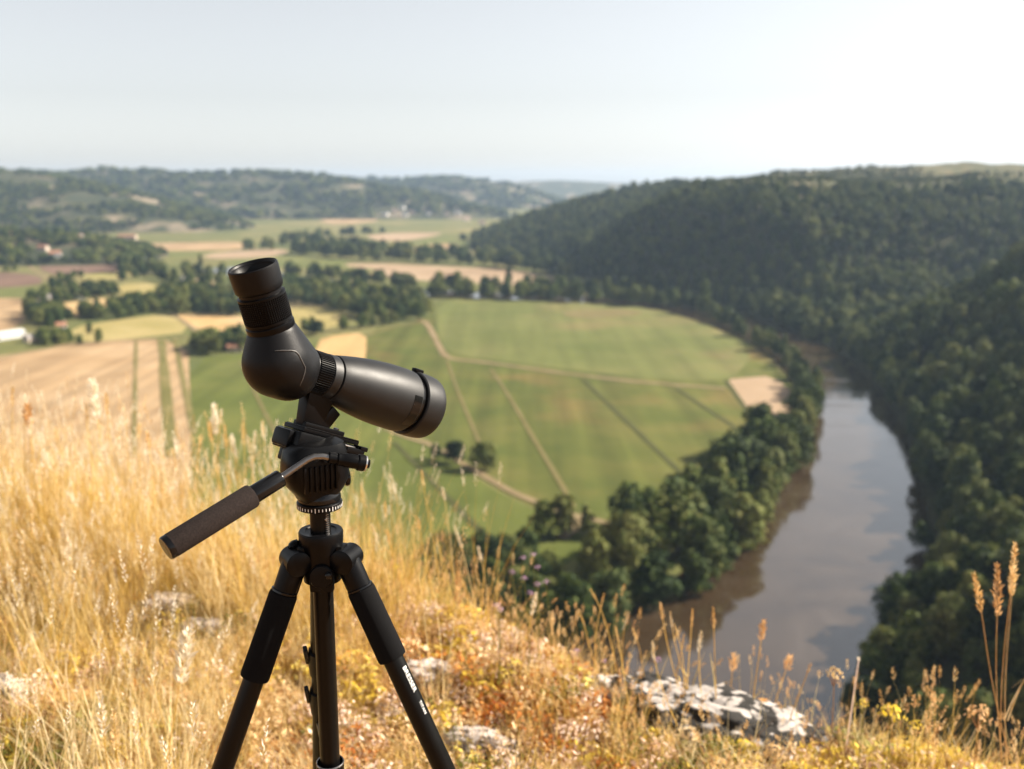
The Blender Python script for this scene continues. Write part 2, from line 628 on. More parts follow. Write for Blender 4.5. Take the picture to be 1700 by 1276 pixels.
sheet('river', smooth_poly(left_bank, 2, False) + smooth_poly(right_bank, 2, False), M_water, .5)

GREEN = [(.3, (0.0560, 0.0720, 0.0144)), (.5, (0.0800, 0.0872, 0.0192)), (.7, (0.1080, 0.1024, 0.0272))]
M_green = land('green crop', GREEN, .02, rows=(9, R(-22), .20), patch=((0.1760, 0.1000, 0.0400), .011, .55))
M_green2 = land('dark green crop', [(.3, (0.062, 0.077, 0.015)), (.5, (0.082, 0.096, 0.021)), (.7, (0.112, 0.116, 0.028))], .015, rows=(8, R(-22), .18), patch=((0.1520, 0.1360, 0.0480), .009, .60))
M_green3 = land('pale green crop', [(.3, (0.0880, 0.1024, 0.0272)), (.5, (0.1120, 0.1200, 0.0360)), (.7, (0.1480, 0.1376, 0.0496))], .012, rows=(14, R(70), .16), patch=((0.1920, 0.1280, 0.0640), .007, .56))
M_tan = land('dry stubble', [(.3, (0.245, 0.160, 0.085)), (.5, (0.299, 0.204, 0.112)), (.7, (0.354, 0.252, 0.150))], .02, rows=(7, R(4), .22))
M_straw = land('ripe wheat', [(.3, (0.331, 0.209, 0.086)), (.5, (0.389, 0.259, 0.115)), (.7, (0.432, 0.310, 0.166))], .02, rows=(6, R(-8), .10))
M_yellow = land('dry pasture', [(.3, (0.216, 0.184, 0.061)), (.5, (0.274, 0.223, 0.086)), (.7, (0.331, 0.266, 0.122))], .018, patch=((0.1600, 0.1680, 0.0480), .012, .52))
M_pink = land('pale fallow', [(.3, (0.2400, 0.1680, 0.1040)), (.5, (0.2960, 0.2120, 0.1360)), (.7, (0.3520, 0.2600, 0.1760))], .012)
M_brown = land('ploughed earth', [(.3, (0.104, 0.064, 0.044)), (.5, (0.136, 0.084, 0.060)), (.7, (0.176, 0.112, 0.080))], .02, rows=(6, R(30), .12))
M_track = land('dirt track', [(.3, (0.1600, 0.1200, 0.0600)), (.7, (0.2400, 0.1800, 0.1040))], .08)
M_rut = land('tractor rut', [(.3, (.048, .052, .016)), (.7, (.068, .070, .024))], .08)

M_faint = land('grassy track', [(.3, (0.1200, 0.1000, 0.0360)), (.7, (0.1680, 0.1360, 0.0600))], .08)
FIELDS = [
    # name, material, lift, outline in the photograph
    ('crop_field', M_green, .10, [(600, 548), (705, 535), (722, 500), (800, 494), (950, 498), (1080, 506), (1180, 528), (1260, 580), (1320, 640), (1345, 690), (1290, 745), (1230, 810), (1150, 850), (1060, 900), (960, 880), (940, 866), (860, 830), (800, 795), (735, 740), (640, 700), (600, 640)]),
    ('crop_field', M_green2, .12, [(312, 596), (430, 585), (600, 555), (612, 640), (650, 705), (735, 748), (800, 802), (870, 838), (945, 874), (990, 905), (900, 960), (700, 1000), (300, 960), (322, 720)]),
    ('crop_field', M_green3, .20, [(722, 501), (800, 495), (950, 499), (1080, 507), (1180, 530), (1252, 584), (1225, 622), (1200, 632), (1090, 630), (1000, 620), (855, 602), (742, 588), (727, 556)]),
    ('stubble_field', M_tan, .10, [(-60, 600), (60, 582), (135, 566), (312, 560), (316, 680), (318, 800), (300, 960), (-60, 960)]),
    ('wheat_field', M_straw, .22, [(522, 566), (560, 556), (609, 552), (607, 592), (600, 640), (530, 640)]),
    ('fallow_field', M_pink, .26, [(1203, 630), (1240, 627), (1282, 624), (1325, 660), (1318, 705), (1256, 708), (1228, 662)]),
    ('fallow_strip', M_faint, .30, [(925, 520), (980, 514), (1040, 513), (1075, 520), (1040, 526), (960, 530)]),
    ('fallow_field', M_pink, .10, [(560, 437), (640, 437), (720, 441), (820, 446), (900, 455), (935, 463), (905, 476), (760, 468), (640, 462), (560, 452)]),
    ('pale_field', M_green3, .12, [(448, 426), (520, 424), (600, 432), (560, 440), (640, 448), (600, 456), (520, 446), (455, 441)]),
    ('stubble_field', M_tan, .14, [(185, 405), (300, 402), (420, 402), (428, 413), (330, 416), (215, 417)]),
    ('pale_field', M_green3, .10, [(200, 415), (330, 415), (430, 412), (445, 428), (380, 440), (260, 440), (225, 428)]),
    ('stubble_field', M_pink, .18, [(330, 423), (420, 414), (475, 414), (480, 420), (430, 428), (350, 430)]),
    ('ploughed_field', M_brown, .12, [(55, 432), (115, 428), (182, 427), (215, 438), (206, 452), (130, 455), (75, 456)]),
    ('ploughed_field', M_brown, .14, [(-60, 452), (20, 452), (62, 456), (76, 470), (30, 476), (-60, 480)]),
    ('stubble_field', M_straw, .16, [(118, 424), (150, 420), (178, 420), (176, 427), (120, 428)]),
    ('meadow', M_green3, .10, [(-60, 478), (30, 478), (78, 474), (58, 490), (-60, 497)]),
    ('stubble_field', M_tan, .12, [(-60, 498), (20, 494), (58, 498), (48, 528), (20, 548), (-60, 556)]),
    ('stubble_field', M_straw, .12, [(88, 505), (130, 500), (184, 494), (180, 510), (150, 518), (126, 530), (104, 520)]),
    ('meadow', M_yellow, .12, [(110, 545), (200, 530), (285, 520), (322, 550), (240, 560), (130, 570)]),
    ('stubble_field', M_straw, .14, [(284, 519), (345, 521), (408, 524), (406, 545), (330, 552)]),
    ('pasture', M_yellow, .12, [(480, 508), (555, 514), (590, 526), (560, 540), (505, 556), (480, 540)]),
    ('pasture', M_yellow, .14, [(190, 472), (260, 469), (258, 482), (235, 494), (200, 490)]),
    ('pasture', M_yellow, .12, [(135, 452), (230, 450), (228, 460), (140, 464)]),
    ('stubble_field', M_tan, .12, [(318, 462), (358, 464), (352, 477), (330, 474)]),
    ('pasture', M_yellow, .12, [(345, 478), (405, 478), (400, 492), (360, 492)]),
    ('meadow', M_green3, .12, [(590, 400), (680, 392), (790, 388), (830, 378), (870, 372), (860, 392), (790, 405), (700, 422), (620, 412)]),
    ('stubble_field', M_pink, .20, [(600, 391), (660, 386), (745, 386), (700, 396), (640, 402)]),
    ('stubble_field', M_tan, .22, [(672, 412), (720, 404), (768, 404), (740, 417), (690, 420)]),
    ('stubble_field', M_tan, .24, [(520, 365), (600, 360), (640, 366), (560, 374)]),
    ('stubble_field', M_pink, .24, [(0, 426), (40, 424), (42, 432), (-40, 440)]),
]
for nm, mt, lift, poly in FIELDS:
    sheet(nm, smooth_poly([gp(*q) for q in poly], 1), mt, lift)

def strip(name, pix, width, mat, lift):
    pts = smooth_poly([gp(*q) for q in pix], 2, False)
    L, Rr = [], []
    for i, p in enumerate(pts):
        a, b = pts[max(i - 1, 0)], pts[min(i + 1, len(pts) - 1)]
        dx, dy = b[0] - a[0], b[1] - a[1]
        l = math.hypot(dx, dy) or 1
        w = width * (.26 + .14 * float(vnoise(i * .7, p[0] * .05, 5)))
        L.append((p[0] - dy / l * w, p[1] + dx / l * w)); Rr.append((p[0] + dy / l * w, p[1] - dx / l * w))
    vs = [(x, y, FLOOR + lift) for x, y in L + Rr]
    n = len(pts)
    fs = [(i + n, i + n + 1, i + 1, i) for i in range(n - 1)]
    me = bpy.data.meshes.new(name)
    me.from_pydata(vs, [], fs); me.materials.append(mat)
    o = bpy.data.objects.new(name, me); COL.objects.link(o)
    return tag(o, kind='structure')

strip('dirt_track', [(690, 530), (708, 534), (722, 560), (734, 585), (745, 596), (800, 601), (900, 615), (1000, 628), (1110, 639), (1205, 645)], 8, M_track, .40)
strip('dirt_track', [(640, 712), (680, 728), (720, 740), (760, 765), (800, 788), (850, 818), (910, 842), (950, 856), (980, 862), (1020, 872), (1060, 885), (1090, 905)], 5.5, M_track, .42)
strip('dirt_track', [(955, 855), (960, 868), (950, 882), (930, 895)], 7, M_track, .44)
strip('dirt_track', [(815, 612), (850, 665), (890, 735), (930, 800), (955, 845)], 3.4, M_faint, .36)
strip('dirt_track', [(742, 598), (760, 650), (790, 720), (800, 745)], 3.0, M_faint, .36)
strip('dirt_track', [(45, 415), (44, 432), (52, 446), (74, 458), (88, 468), (84, 480), (70, 490)], 9, M_track, .40)
strip('dirt_track', [(282, 520), (300, 530), (330, 552)], 7, M_track, .40)
strip('dirt_track', [(-40, 610), (0, 596), (40, 585), (100, 576), (200, 566), (312, 560)], 6, M_track, .40)
strip('dirt_track', [(608, 558), (640, 546), (680, 538), (712, 532)], 6, M_faint, .41)
strip('dirt_track', [(400, 600), (430, 665), (452, 710), (480, 760)], 3, M_faint, .36)
for a, b in [((968, 630), (1152, 806)), ((1122, 645), (1242, 724)), ((655, 735), (830, 915)), ((1205, 632), (1258, 706))]:
    strip('tractor_rut', [a, ((a[0] + b[0]) / 2, (a[1] + b[1]) / 2), b], 4.5, M_rut, .34)
M_strip = land('weedy strip', [(.3, (0.1040, 0.0960, 0.0280)), (.5, (0.1360, 0.1200, 0.0400)), (.7, (0.2080, 0.1600, 0.0720))], .03)
for k, (a, b) in enumerate([((226, 566), (222, 760)), ((268, 562), (285, 760)), ((290, 562), (322, 720))]):
    strip('grass_strip', [a, ((a[0] + b[0]) / 2, (a[1] + b[1]) / 2), b], [3.5, 9, 5][k], M_strip, .34)

# ------------------------------------------------------------------ hilltop under the tripod
def turf_mat():
    m, nt, out = new_mat('dry turf and stones')
    b = N(nt, 'ShaderNodeBsdfPrincipled')
    b.inputs['Roughness'].default_value = .95
    b.inputs['Specular IOR Level'].default_value = .1
    n1 = noise_node(nt, 3, 6)
    r1 = ramp(nt, n1.outputs['Fac'], [(.3, (.12, .07, .03)), (.45, (.30, .18, .08)), (.58, (.46, .29, .13)), (.75, (.60, .44, .26))])
    n2 = noise_node(nt, 26, 4)
    r2 = ramp(nt, n2.outputs['Fac'], [(.35, (.35, .25, .2)), (.65, (1.3, 1.1, .95))])
    mv = N(nt, 'ShaderNodeVectorMath', operation='MULTIPLY')
    nt.links.new(r1.outputs[0], mv.inputs[0]); nt.links.new(r2.outputs[0], mv.inputs[1])
    nt.links.new(mv.outputs[0], b.inputs['Base Color'])
    bp = N(nt, 'ShaderNodeBump')
    bp.inputs['Strength'].default_value = .8
    bp.inputs['Distance'].default_value = .03
    nt.links.new(n2.outputs['Fac'], bp.inputs['Height'])
    nt.links.new(bp.outputs[0], b.inputs['Normal'])
    nt.links.new(b.outputs[0], out.inputs['Surface'])
    return m
def sym(fine, step, far):
    a = np.arange(0, fine, step)
    g = np.geomspace(fine, far, 26)
    b = np.concatenate([a, g])
    return np.unique(np.concatenate([-b, b]))
tag(grid_mesh('hilltop_ground', sym(5.0, .06, 420), np.concatenate([-np.geomspace(200, 1, 14), np.arange(-.5, 8, .06), np.geomspace(8, 120, 30)]), top_h, turf_mat()), kind='structure')

# ------------------------------------------------------------------ trees
M_bark = solid('bark', (.07, .05, .035), .9, var=.4, vscale=3)
LEAF_DARK = leafy('dark oak leaves', [(.009, .019, .005), (.034, .056, .011), (.082, .106, .024), (.140, .146, .040)], .15, .10, .70)
LEAF_MID = leafy('green leaves', [(.013, .029, .006), (.050, .078, .013), (.108, .136, .028), (.170, .174, .046)], .18, .10, .70)
LEAF_PALE = leafy('willow leaves', [(.028, .048, .012), (.078, .102, .028), (.16, .174, .056)], .2, .10, .5)

def crown_mesh(name, seed, h, rx, base, nl, nleaf, leaf, mat, slim=1.0):
    """leaf clumps spread through lobes that make up an uneven crown; h total height, rx half width, base height of the lowest leaves"""
    r = np.random.default_rng(seed)
    lobes = []
    ch = h - base
    for i in range(nl * 2):
        f = (i + .5) / (nl * 2)
        z = base + ch * (.06 + .86 * f) + r.normal() * ch * .05
        env = math.sin(math.pi * min(1, .18 + .75 * f)) ** .7
        a = i * 2.4 + r.uniform(-.8, .8)
        rad = rx * env * r.uniform(.35, 1.0)
        s = rx * r.uniform(.17, .46) * (.7 + .5 * env)
        lobes.append((rad * math.cos(a), rad * math.sin(a), z, s, s * r.uniform(.6, 1.25) * slim))
    lobes.append((0, 0, base + ch * .5, rx * .62, ch * .42))
    lobes.append((rx * .1, 0, base + ch * .82, rx * .45, ch * .17))
    V, F = [], []
    w = np.array([l[3] ** 2 for l in lobes]); w /= w.sum()
    for i in range(nleaf):
        l = lobes[r.choice(len(lobes), p=w)]
        d = r.normal(size=3); d /= np.linalg.norm(d)
        if d[2] < -.35 and r.random() < .7: d[2] = -d[2]
        rr = 1 - abs(r.normal()) * .16 + (r.random() < .12) * r.random() * .35
        c = np.array([l[0] + d[0] * l[3] * rr, l[1] + d[1] * l[3] * rr, l[2] + d[2] * l[4] * rr])
        nrm = d + r.normal(size=3) * .40; nrm /= np.linalg.norm(nrm)
        u = np.cross(nrm, r.normal(size=3)); u /= np.linalg.norm(u)
        v = np.cross(nrm, u)
        s = leaf * r.uniform(.6, 1.35)
        k = len(V)
        pts = [(-.5, -.1), (-.15, -.5), (.45, -.35), (.5, .2), (.1, .5), (-.4, .4)]
        bend = r.uniform(-.15, .25)
        for (a, b) in pts:
            V.append(tuple(c + (u * a + v * b) * s * r.uniform(.8, 1.2) - nrm * bend * s * (a * a + b * b)))
        F.append((k, k + 1, k + 2, k + 3)); F.append((k, k + 3, k + 4, k + 5))
    me = bpy.data.meshes.new(name)
    me.from_pydata(V, [], F)
    me.materials.append(mat)
    return me

def trunk_mesh(name, seed, h, r0):
    r = random.Random(seed)
    mb = MB()
    pts = [(0, 0, -1.5), (0, 0, 0), (.1, .05, h * .3), (-.08, .1, h * .55), (.05, 0, h * .8)]
    mb.tube(pts, [r0 * 1.5, r0 * 1.25, r0 * .8, r0 * .55, r0 * .2], 7)
    for i in range(5):
        a = i * 1.3 + r.random()
        z = h * (.3 + .1 * i)
        l = h * .22
        mb.tube([(0, .05, z), (math.cos(a) * l * .6, math.sin(a) * l * .6, z + l * .45), (math.cos(a) * l, math.sin(a) * l, z + l)], [r0 * .45, r0 * .3, r0 * .1], 5)
    return mb.mesh(name, M_bark)

# each kind is built 10 m high and scaled where it stands
KINDS = {}
def kind(key, n, seed, rx, base, nl, nleaf, leaf, mat, slim=1.0, r0=.22):
    KINDS[key] = [(crown_mesh('crown', seed + i, 10, rx * (1 + .1 * (i - 1)), base, nl + i, nleaf, leaf, mat, slim), trunk_mesh('trunk', seed + i, 10, r0)) for i in range(n)]
kind('oak', 3, 100, 4.6, 1.4, 12, 2200, .62, LEAF_DARK)
kind('broad', 3, 200, 4.0, 1.0, 12, 2200, .58, LEAF_MID)
kind('willow', 2, 300, 4.0, .6, 12, 2100, .56, LEAF_PALE)
kind('poplar', 2, 400, 2.3, .8, 12, 1000, .65, LEAF_MID, 1.6)
kind('spire', 1, 500, 1.25, .4, 12, 700, .5, LEAF_DARK, 2.0, .14)
kind('bush', 2, 600, 5.6, .2, 9, 1500, .75, LEAF_MID)

def plant_tree(x, y, z, h, key, label, group=None, name='tree', rz=None, wide=1.0, var=None):
    c, t = KINDS[key][(var if var is not None else random.randrange(len(KINDS[key]))) % len(KINDS[key])]
    e = empty(name, (x, y, z), label, 'tree', group, rz if rz is not None else random.uniform(0, 6.28))
    s = h / 10
    e.scale = (s * wide * random.uniform(.88, 1.12), s * wide * random.uniform(.88, 1.12), s)
    e.rotation_euler = (random.gauss(0, .05), random.gauss(0, .05), e.rotation_euler[2])
    for nm, me in (('crown', c), ('trunk', t)):
        o = bpy.data.objects.new(nm, me)
        COL.objects.link(o); o.parent = e
    return e

def scatter(name, pts, eul, scl, var, sources, label=None, cat=None):
    """one object whose points carry copies of the source shapes"""
    me = bpy.data.meshes.new(name)
    n = len(pts)
    me.vertices.add(n)
    me.vertices.foreach_set('co', np.asarray(pts, np.float32).ravel())
    a = me.attributes.new('eul', 'FLOAT_VECTOR', 'POINT'); a.data.foreach_set('vector', np.asarray(eul, np.float32).ravel())
    a = me.attributes.new('scl', 'FLOAT_VECTOR', 'POINT'); a.data.foreach_set('vector', np.asarray(scl, np.float32).ravel())
    a = me.attributes.new('pick', 'INT', 'POINT'); a.data.foreach_set('value', np.asarray(var, np.int32))
    me.update()
    o = bpy.data.objects.new(name, me)
    COL.objects.link(o)
    ng = bpy.data.node_groups.new(name + ' scatter', 'GeometryNodeTree')
    ng.interface.new_socket('Geometry', in_out='INPUT', socket_type='NodeSocketGeometry')
    ng.interface.new_socket('Geometry', in_out='OUTPUT', socket_type='NodeSocketGeometry')
    gi = ng.nodes.new('NodeGroupInput'); go = ng.nodes.new('NodeGroupOutput')
    iop = ng.nodes.new('GeometryNodeInstanceOnPoints')
    g2i = ng.nodes.new('GeometryNodeGeometryToInstance')
    for s in sources[::-1]:
        oi = ng.nodes.new('GeometryNodeObjectInfo')
        oi.inputs['Object'].default_value = s
        oi.inputs['As Instance'].default_value = False
        ng.links.new(oi.outputs['Geometry'], g2i.inputs[0])
    def attr(nm, typ):
        q = ng.nodes.new('GeometryNodeInputNamedAttribute'); q.data_type = typ
        q.inputs['Name'].default_value = nm
        return q.outputs[0]
    e2r = ng.nodes.new('FunctionNodeEulerToRotation')
    ng.links.new(attr('eul', 'FLOAT_VECTOR'), e2r.inputs[0])
    ng.links.new(gi.outputs[0], iop.inputs['Points'])
    ng.links.new(g2i.outputs[0], iop.inputs['Instance'])
    iop.inputs['Pick Instance'].default_value = True
    ng.links.new(attr('pick', 'INT'), iop.inputs['Instance Index'])
    ng.links.new(e2r.outputs[0], iop.inputs['Rotation'])
    ng.links.new(attr('scl', 'FLOAT_VECTOR'), iop.inputs['Scale'])
    ng.links.new(iop.outputs[0], go.inputs[0])
    md = o.modifiers.new('scatter', 'NODES')
    md.node_group = ng
    return tag(o, label, cat, kind='stuff')

def source(name, me):
    """a shape that is only ever copied (not linked to the scene itself)"""
    return bpy.data.objects.new(name, me)

ONES = []            # trees named one by one: (x, y, z, h, key, label, group, wide)
def one(px, py, h, key, label, group=None, wide=1.0, name='tree', dx=0, dy=0):
    x, y, z = hit(px, py)
    plant_tree(x + dx, y + dy, z, h, key, label, group, name, None, wide)

# trees standing alone
one(803, 780, 13, 'oak', 'largest of three round trees standing on the dirt track in the green field', wide=1.15)
one(757, 770, 11, 'oak', 'middle of three round trees standing on the dirt track in the green field', wide=.95)
one(724, 763, 7, 'oak', 'smallest bushy tree of the three on the dirt track in the green field', wide=1.1)
one(845, 476, 25, 'spire', 'slim dark poplar standing before the pale strip behind the far tree line', wide=1.6)
one(1168, 520, 34, 'poplar', 'tall pointed poplar overtopping the belt at the far river bend', wide=.8)
one(333, 446, 22, 'spire', 'thin dark cypress left of the telescope eyepiece by the pale valley fields', wide=1.3)
one(266, 424, 17, 'bush', 'lone round tree in the pale strip below the left hills', wide=.6)
one(165, 570, 12, 'broad', 'lone small tree on the edge of the stubble field near the white barn', wide=.9)
one(133, 571, 7, 'bush', 'low bush on the lower edge of the yellow meadow', wide=.8)
one(203, 468, 19, 'broad', 'single round tree between the brown ploughed field and the yellow pasture', wide=.8)
one(148, 555, 11, 'poplar', 'slender young tree in the yellow meadow above the stubble field')
one(900, 895, 15, 'poplar', 'narrow dark tree left of the small gap at the end of the dirt track', wide=1.25)
one(935, 890, 17, 'poplar', 'narrow dark tree right of the small gap at the end of the dirt track', wide=1.2)
one(975, 892, 13, 'spire', 'pointed small tree beside the pale bend of the dirt track', wide=2.0)
one(1040, 882, 19, 'broad', 'round dark tree standing apart above the bend of the riverside track', wide=.85)

def clump(poly, n, hmin, hmax, keys, seed, wide=1.0):
    """n tree places spread inside an outline of the photograph (where the trunks stand)"""
    r = np.random.default_rng(seed)
    pl = [gp(*q) for q in poly]
    xs = [p[0] for p in pl]; ys = [p[1] for p in pl]
    out = []
    tries = 0
    area = abs(sum(pl[i][0] * pl[(i + 1) % len(pl)][1] - pl[(i + 1) % len(pl)][0] * pl[i][1] for i in range(len(pl)))) / 2
    gap = math.sqrt(area / max(n, 1)) * .72
    while len(out) < n and tries < n * 60:
        tries += 1
        x, y = r.uniform(min(xs), max(xs)), r.uniform(min(ys), max(ys))
        ins = False
        for i in range(len(pl)):
            (x1, y1), (x2, y2) = pl[i], pl[(i + 1) % len(pl)]
            if (y1 > y) != (y2 > y) and x < (x2 - x1) * (y - y1) / (y2 - y1) + x1: ins = not ins
        if not ins: continue
        if any((x - a[0]) ** 2 + (y - a[1]) ** 2 < gap * gap for a in out): continue
        out.append((x, y, float(land_h(x, y)), r.uniform(hmin, hmax), keys[r.integers(len(keys))], wide * r.uniform(.75, 1.2)))
    return out

def line(pix, step, hmin, hmax, keys, seed, jit=3.0, wide=1.0):
    """tree places along a line of the photograph"""
    r = np.random.default_rng(seed)
    pl = [gp(*q) for q in pix]
    out = []
    for (a, b) in zip(pl[:-1], pl[1:]):
        L = math.hypot(b[0] - a[0], b[1] - a[1])
        k = max(1, int(L / step))
        for i in range(k):
            f = (i + r.uniform(.1, .9)) / k
            x, y = a[0] + (b[0] - a[0]) * f + r.normal() * jit, a[1] + (b[1] - a[1]) * f + r.normal() * jit
            out.append((x, y, float(land_h(x, y)), r.uniform(hmin, hmax), keys[r.integers(len(keys))], wide * r.uniform(.72, 1.2)))
    return out

BB = ['broad', 'broad', 'poplar', 'oak', 'willow']
GROUPS = [
    ('leafy tree in the thick belt between the green field and the river', 'trees of the riverside belt',
     line([(1030, 1015), (1080, 1018), (1135, 1000), (1172, 965), (1205, 925), (1240, 890), (1272, 850), (1296, 800), (1310, 755), (1335, 712), (1350, 690)], 9, 12, 23, BB, 11, 2.5, .95)
     + line([(950, 985), (1010, 985), (1060, 960), (1110, 925), (1165, 880), (1215, 835), (1252, 788), (1285, 742)], 9.5, 18, 26, ['broad', 'oak', 'broad', 'poplar', 'willow'], 12, 2.5, .95)
     + line([(1075, 890), (1120, 870), (1165, 845), (1200, 805), (1225, 780)], 12, 12, 20, ['broad', 'oak'], 13, 2.5, .95)
     + line([(930, 1045), (975, 1055), (1015, 1050)], 8.5, 15, 20, ['broad', 'willow'], 14, 3)),
    ('leafy tree in the narrow row along the upper bend of the river', 'trees of the upper river bend',
     line([(1345, 690), (1350, 655), (1322, 622), (1296, 594), (1262, 572), (1222, 548), (1185, 527), (1150, 510)], 9, 9, 16, BB, 15, 3, .95)
     + line([(1335, 668), (1328, 640)], 10, 9, 13, ['broad', 'oak'], 16, 3)),
    ('dark tree in the long line closing the far side of the green field', 'trees of the far field line',
     line([(1150, 512), (1090, 508), (1020, 503), (940, 500), (860, 497), (780, 494), (700, 494)], 10, 15, 22, ['oak', 'broad', 'oak'], 17, 4, 1.0)
     + line([(1130, 500), (1060, 494), (980, 490), (900, 487), (800, 483), (700, 480)], 13, 16, 23, ['oak', 'broad'], 18, 5)),
    ('tree of the broad wood right behind the telescope eyepiece', 'trees of the wood behind the eyepiece',
     clump([(455, 470), (520, 478), (600, 484), (690, 500), (716, 516), (700, 530), (660, 536), (600, 528), (540, 512), (470, 505)], 120, 13, 19, ['oak', 'broad', 'broad'], 19)
     + line([(505, 548), (530, 556), (560, 552), (600, 545), (650, 536)], 10, 10, 15, ['broad', 'oak'], 20, 4)
     + line([(470, 455), (540, 462), (620, 472), (700, 482)], 13, 15, 20, ['oak'], 21, 6)),
    ('bushy tree in the dark clump left of the telescope body', 'trees of the clump by the telescope',
     clump([(325, 585), (350, 590), (408, 582), (408, 568), (370, 566), (335, 572)], 26, 10, 15, ['broad', 'bush', 'oak'], 22)
     + line([(380, 565), (405, 560)], 8, 11, 16, ['broad', 'poplar'], 23, 2)),
    ('tree in the long hedgerow clumps between the small farm fields', 'trees of the farm hedgerows',
     clump([(48, 530), (70, 548), (112, 540), (118, 525), (80, 515), (50, 515)], 26, 11, 16, ['oak', 'broad'], 24)
     + clump([(128, 520), (130, 530), (200, 530), (280, 514), (278, 500), (215, 506), (160, 516)], 48, 10, 15, ['oak', 'broad'], 25)
     + clump([(62, 562), (70, 574), (115, 570), (118, 560)], 14, 8, 12, ['broad', 'bush'], 26)
     + clump([(262, 500), (290, 524), (400, 524), (402, 498), (340, 484), (280, 484)], 80, 12, 17, ['oak', 'broad', 'oak'], 27)
     + clump([(48, 498), (60, 505), (120, 500), (190, 492), (200, 482), (150, 478), (95, 482)], 56, 9, 14, ['oak', 'broad'], 28)
     + line([(90, 480), (110, 466), (130, 460)], 12, 9, 14, ['broad'], 29, 4)),
    ('tree in the dark wooded band crossing the middle of the valley floor', 'trees of the valley floor band',
     line([(205, 432), (225, 446), (260, 452), (310, 460), (345, 462), (400, 458)], 15, 14, 20, ['oak', 'broad'], 30, 10)
     + line([(210, 440), (250, 462), (300, 470), (340, 478), (400, 470)], 17, 13, 18, ['oak', 'broad'], 31, 10)
     + line([(485, 420), (560, 428), (650, 432), (740, 436), (830, 442), (905, 452), (950, 462)], 15, 18, 26, ['oak', 'oak', 'broad'], 32, 8, 1.1)
     + line([(490, 412), (570, 420), (660, 425), (760, 428), (850, 434)], 17, 18, 26, ['oak', 'broad'], 33, 12, 1.1)
     + line([(500, 404), (580, 410), (660, 418)], 22, 16, 24, ['oak', 'broad'], 34, 16)
     + line([(430, 418), (500, 400), (560, 392), (640, 388)], 26, 15, 24, ['oak'], 35, 20)
     + line([(770, 400), (820, 392), (870, 380)], 26, 14, 22, ['oak'], 36, 14)),
    ('tree on the dark wooded knoll below the left hills', 'trees of the wooded knoll',
     clump([(-60, 396), (60, 396), (110, 404), (165, 416), (205, 424), (170, 428), (100, 426), (40, 424), (-60, 420)], 110, 14, 20, ['oak', 'broad', 'oak'], 37)
     + line([(0, 452), (20, 452), (40, 450)], 14, 10, 14, ['oak'], 38, 6)),
    ('tree at the foot of the cliff beyond the edge of the dry grass', 'trees below the cliff edge',
     clump([(640, 985), (690, 958), (760, 935), (830, 918), (880, 940), (930, 1000), (960, 1060), (840, 1060), (700, 1040)], 46, 9, 14, ['broad', 'oak', 'willow'], 39)
     + line([(860, 905), (830, 925), (800, 925)], 8, 7, 11, ['poplar', 'broad'], 40, 3)),
]
# woodland of the right-hand valley side
def forest_places():
    r = np.random.default_rng(91)
    out = []
    for (y0, y1, st, hm) in ((190, 560, 10.2, 15.0), (560, 1000, 10.8, 14.5), (1000, 1900, 10.0, 12.0), (1900, 3300, 16, 15)):
        xs = np.arange(-250, 1100, st); ys = np.arange(y0, y1, st)
        X, Y = np.meshgrid(xs, ys)
        X = X + r.uniform(-.45, .45, X.shape) * st; Y = Y + r.uniform(-.45, .45, Y.shape) * st
        X, Y = X.ravel(), Y.ravel()
        t = X - foot_x(Y)
        px = 850 + FPX * X / (Y * math.cos(PITCH))
        k = (t > np.where(Y < 340, -4, 3)) & (px < 2050) & (px > 600) & (t < 420 + .1 * Y)
        X, Y = X[k], Y[k]
        Z = right_h(X, Y)
        k = Z > FLOOR - 8
        X, Y, Z = X[k], Y[k], np.maximum(Z[k], FLOOR)
        bare = fbm(X / 60, Y / 60, 77, 3)
        k = ~((bare > .72) & (Z + 60 * (fbm(X / 50, Y / 50, 79, 3) - .5) > -16))
        X, Y, Z = X[k], Y[k], Z[k]
        hh = hm * r.uniform(.6, 1.3, len(X)) * (.7 + .6 * fbm(X / 35, Y / 35, 78, 2)) * np.where(Z > -10, .42, 1)
        kk = r.integers(0, 8, len(X))
        for x, y, z, h, q in zip(X, Y, Z, hh, kk):
            out.append((float(x), float(y), float(z) - .4, float(h), ('oak', 'oak', 'oak', 'broad', 'broad', 'willow', 'willow', 'bush')[q], float(r.uniform(.66, .95))))
    return out
GROUPS.append(('dense green tree on the steep wooded slope right of the river', 'trees of the wooded slope', forest_places()))

# the ones that show largest stand for themselves, the rest are one wood
cand = []
for gi_, (lab, grp, pl) in enumerate(GROUPS):
    for (x, y, z, h, key, w) in pl:
        px, py, f = pixel((x, y, z + h * .6))
        size = h / f
        inview = 0 < px < 1700 and 0 < py < 1276
        if inview and py > 1000 + 80 and px < 1380: inview = False      # hidden by the hilltop
        cand.append((size if inview else 0, gi_, x, y, z, h, key, w))
quota = [76, 34, 30, 26, 8, 22, 8, 4, 12, 70]
LOOK = {'oak': 'rounded dark', 'broad': 'broad green', 'poplar': 'narrow upright', 'willow': 'pale green', 'spire': 'pointed dark', 'bush': 'low bushy'}
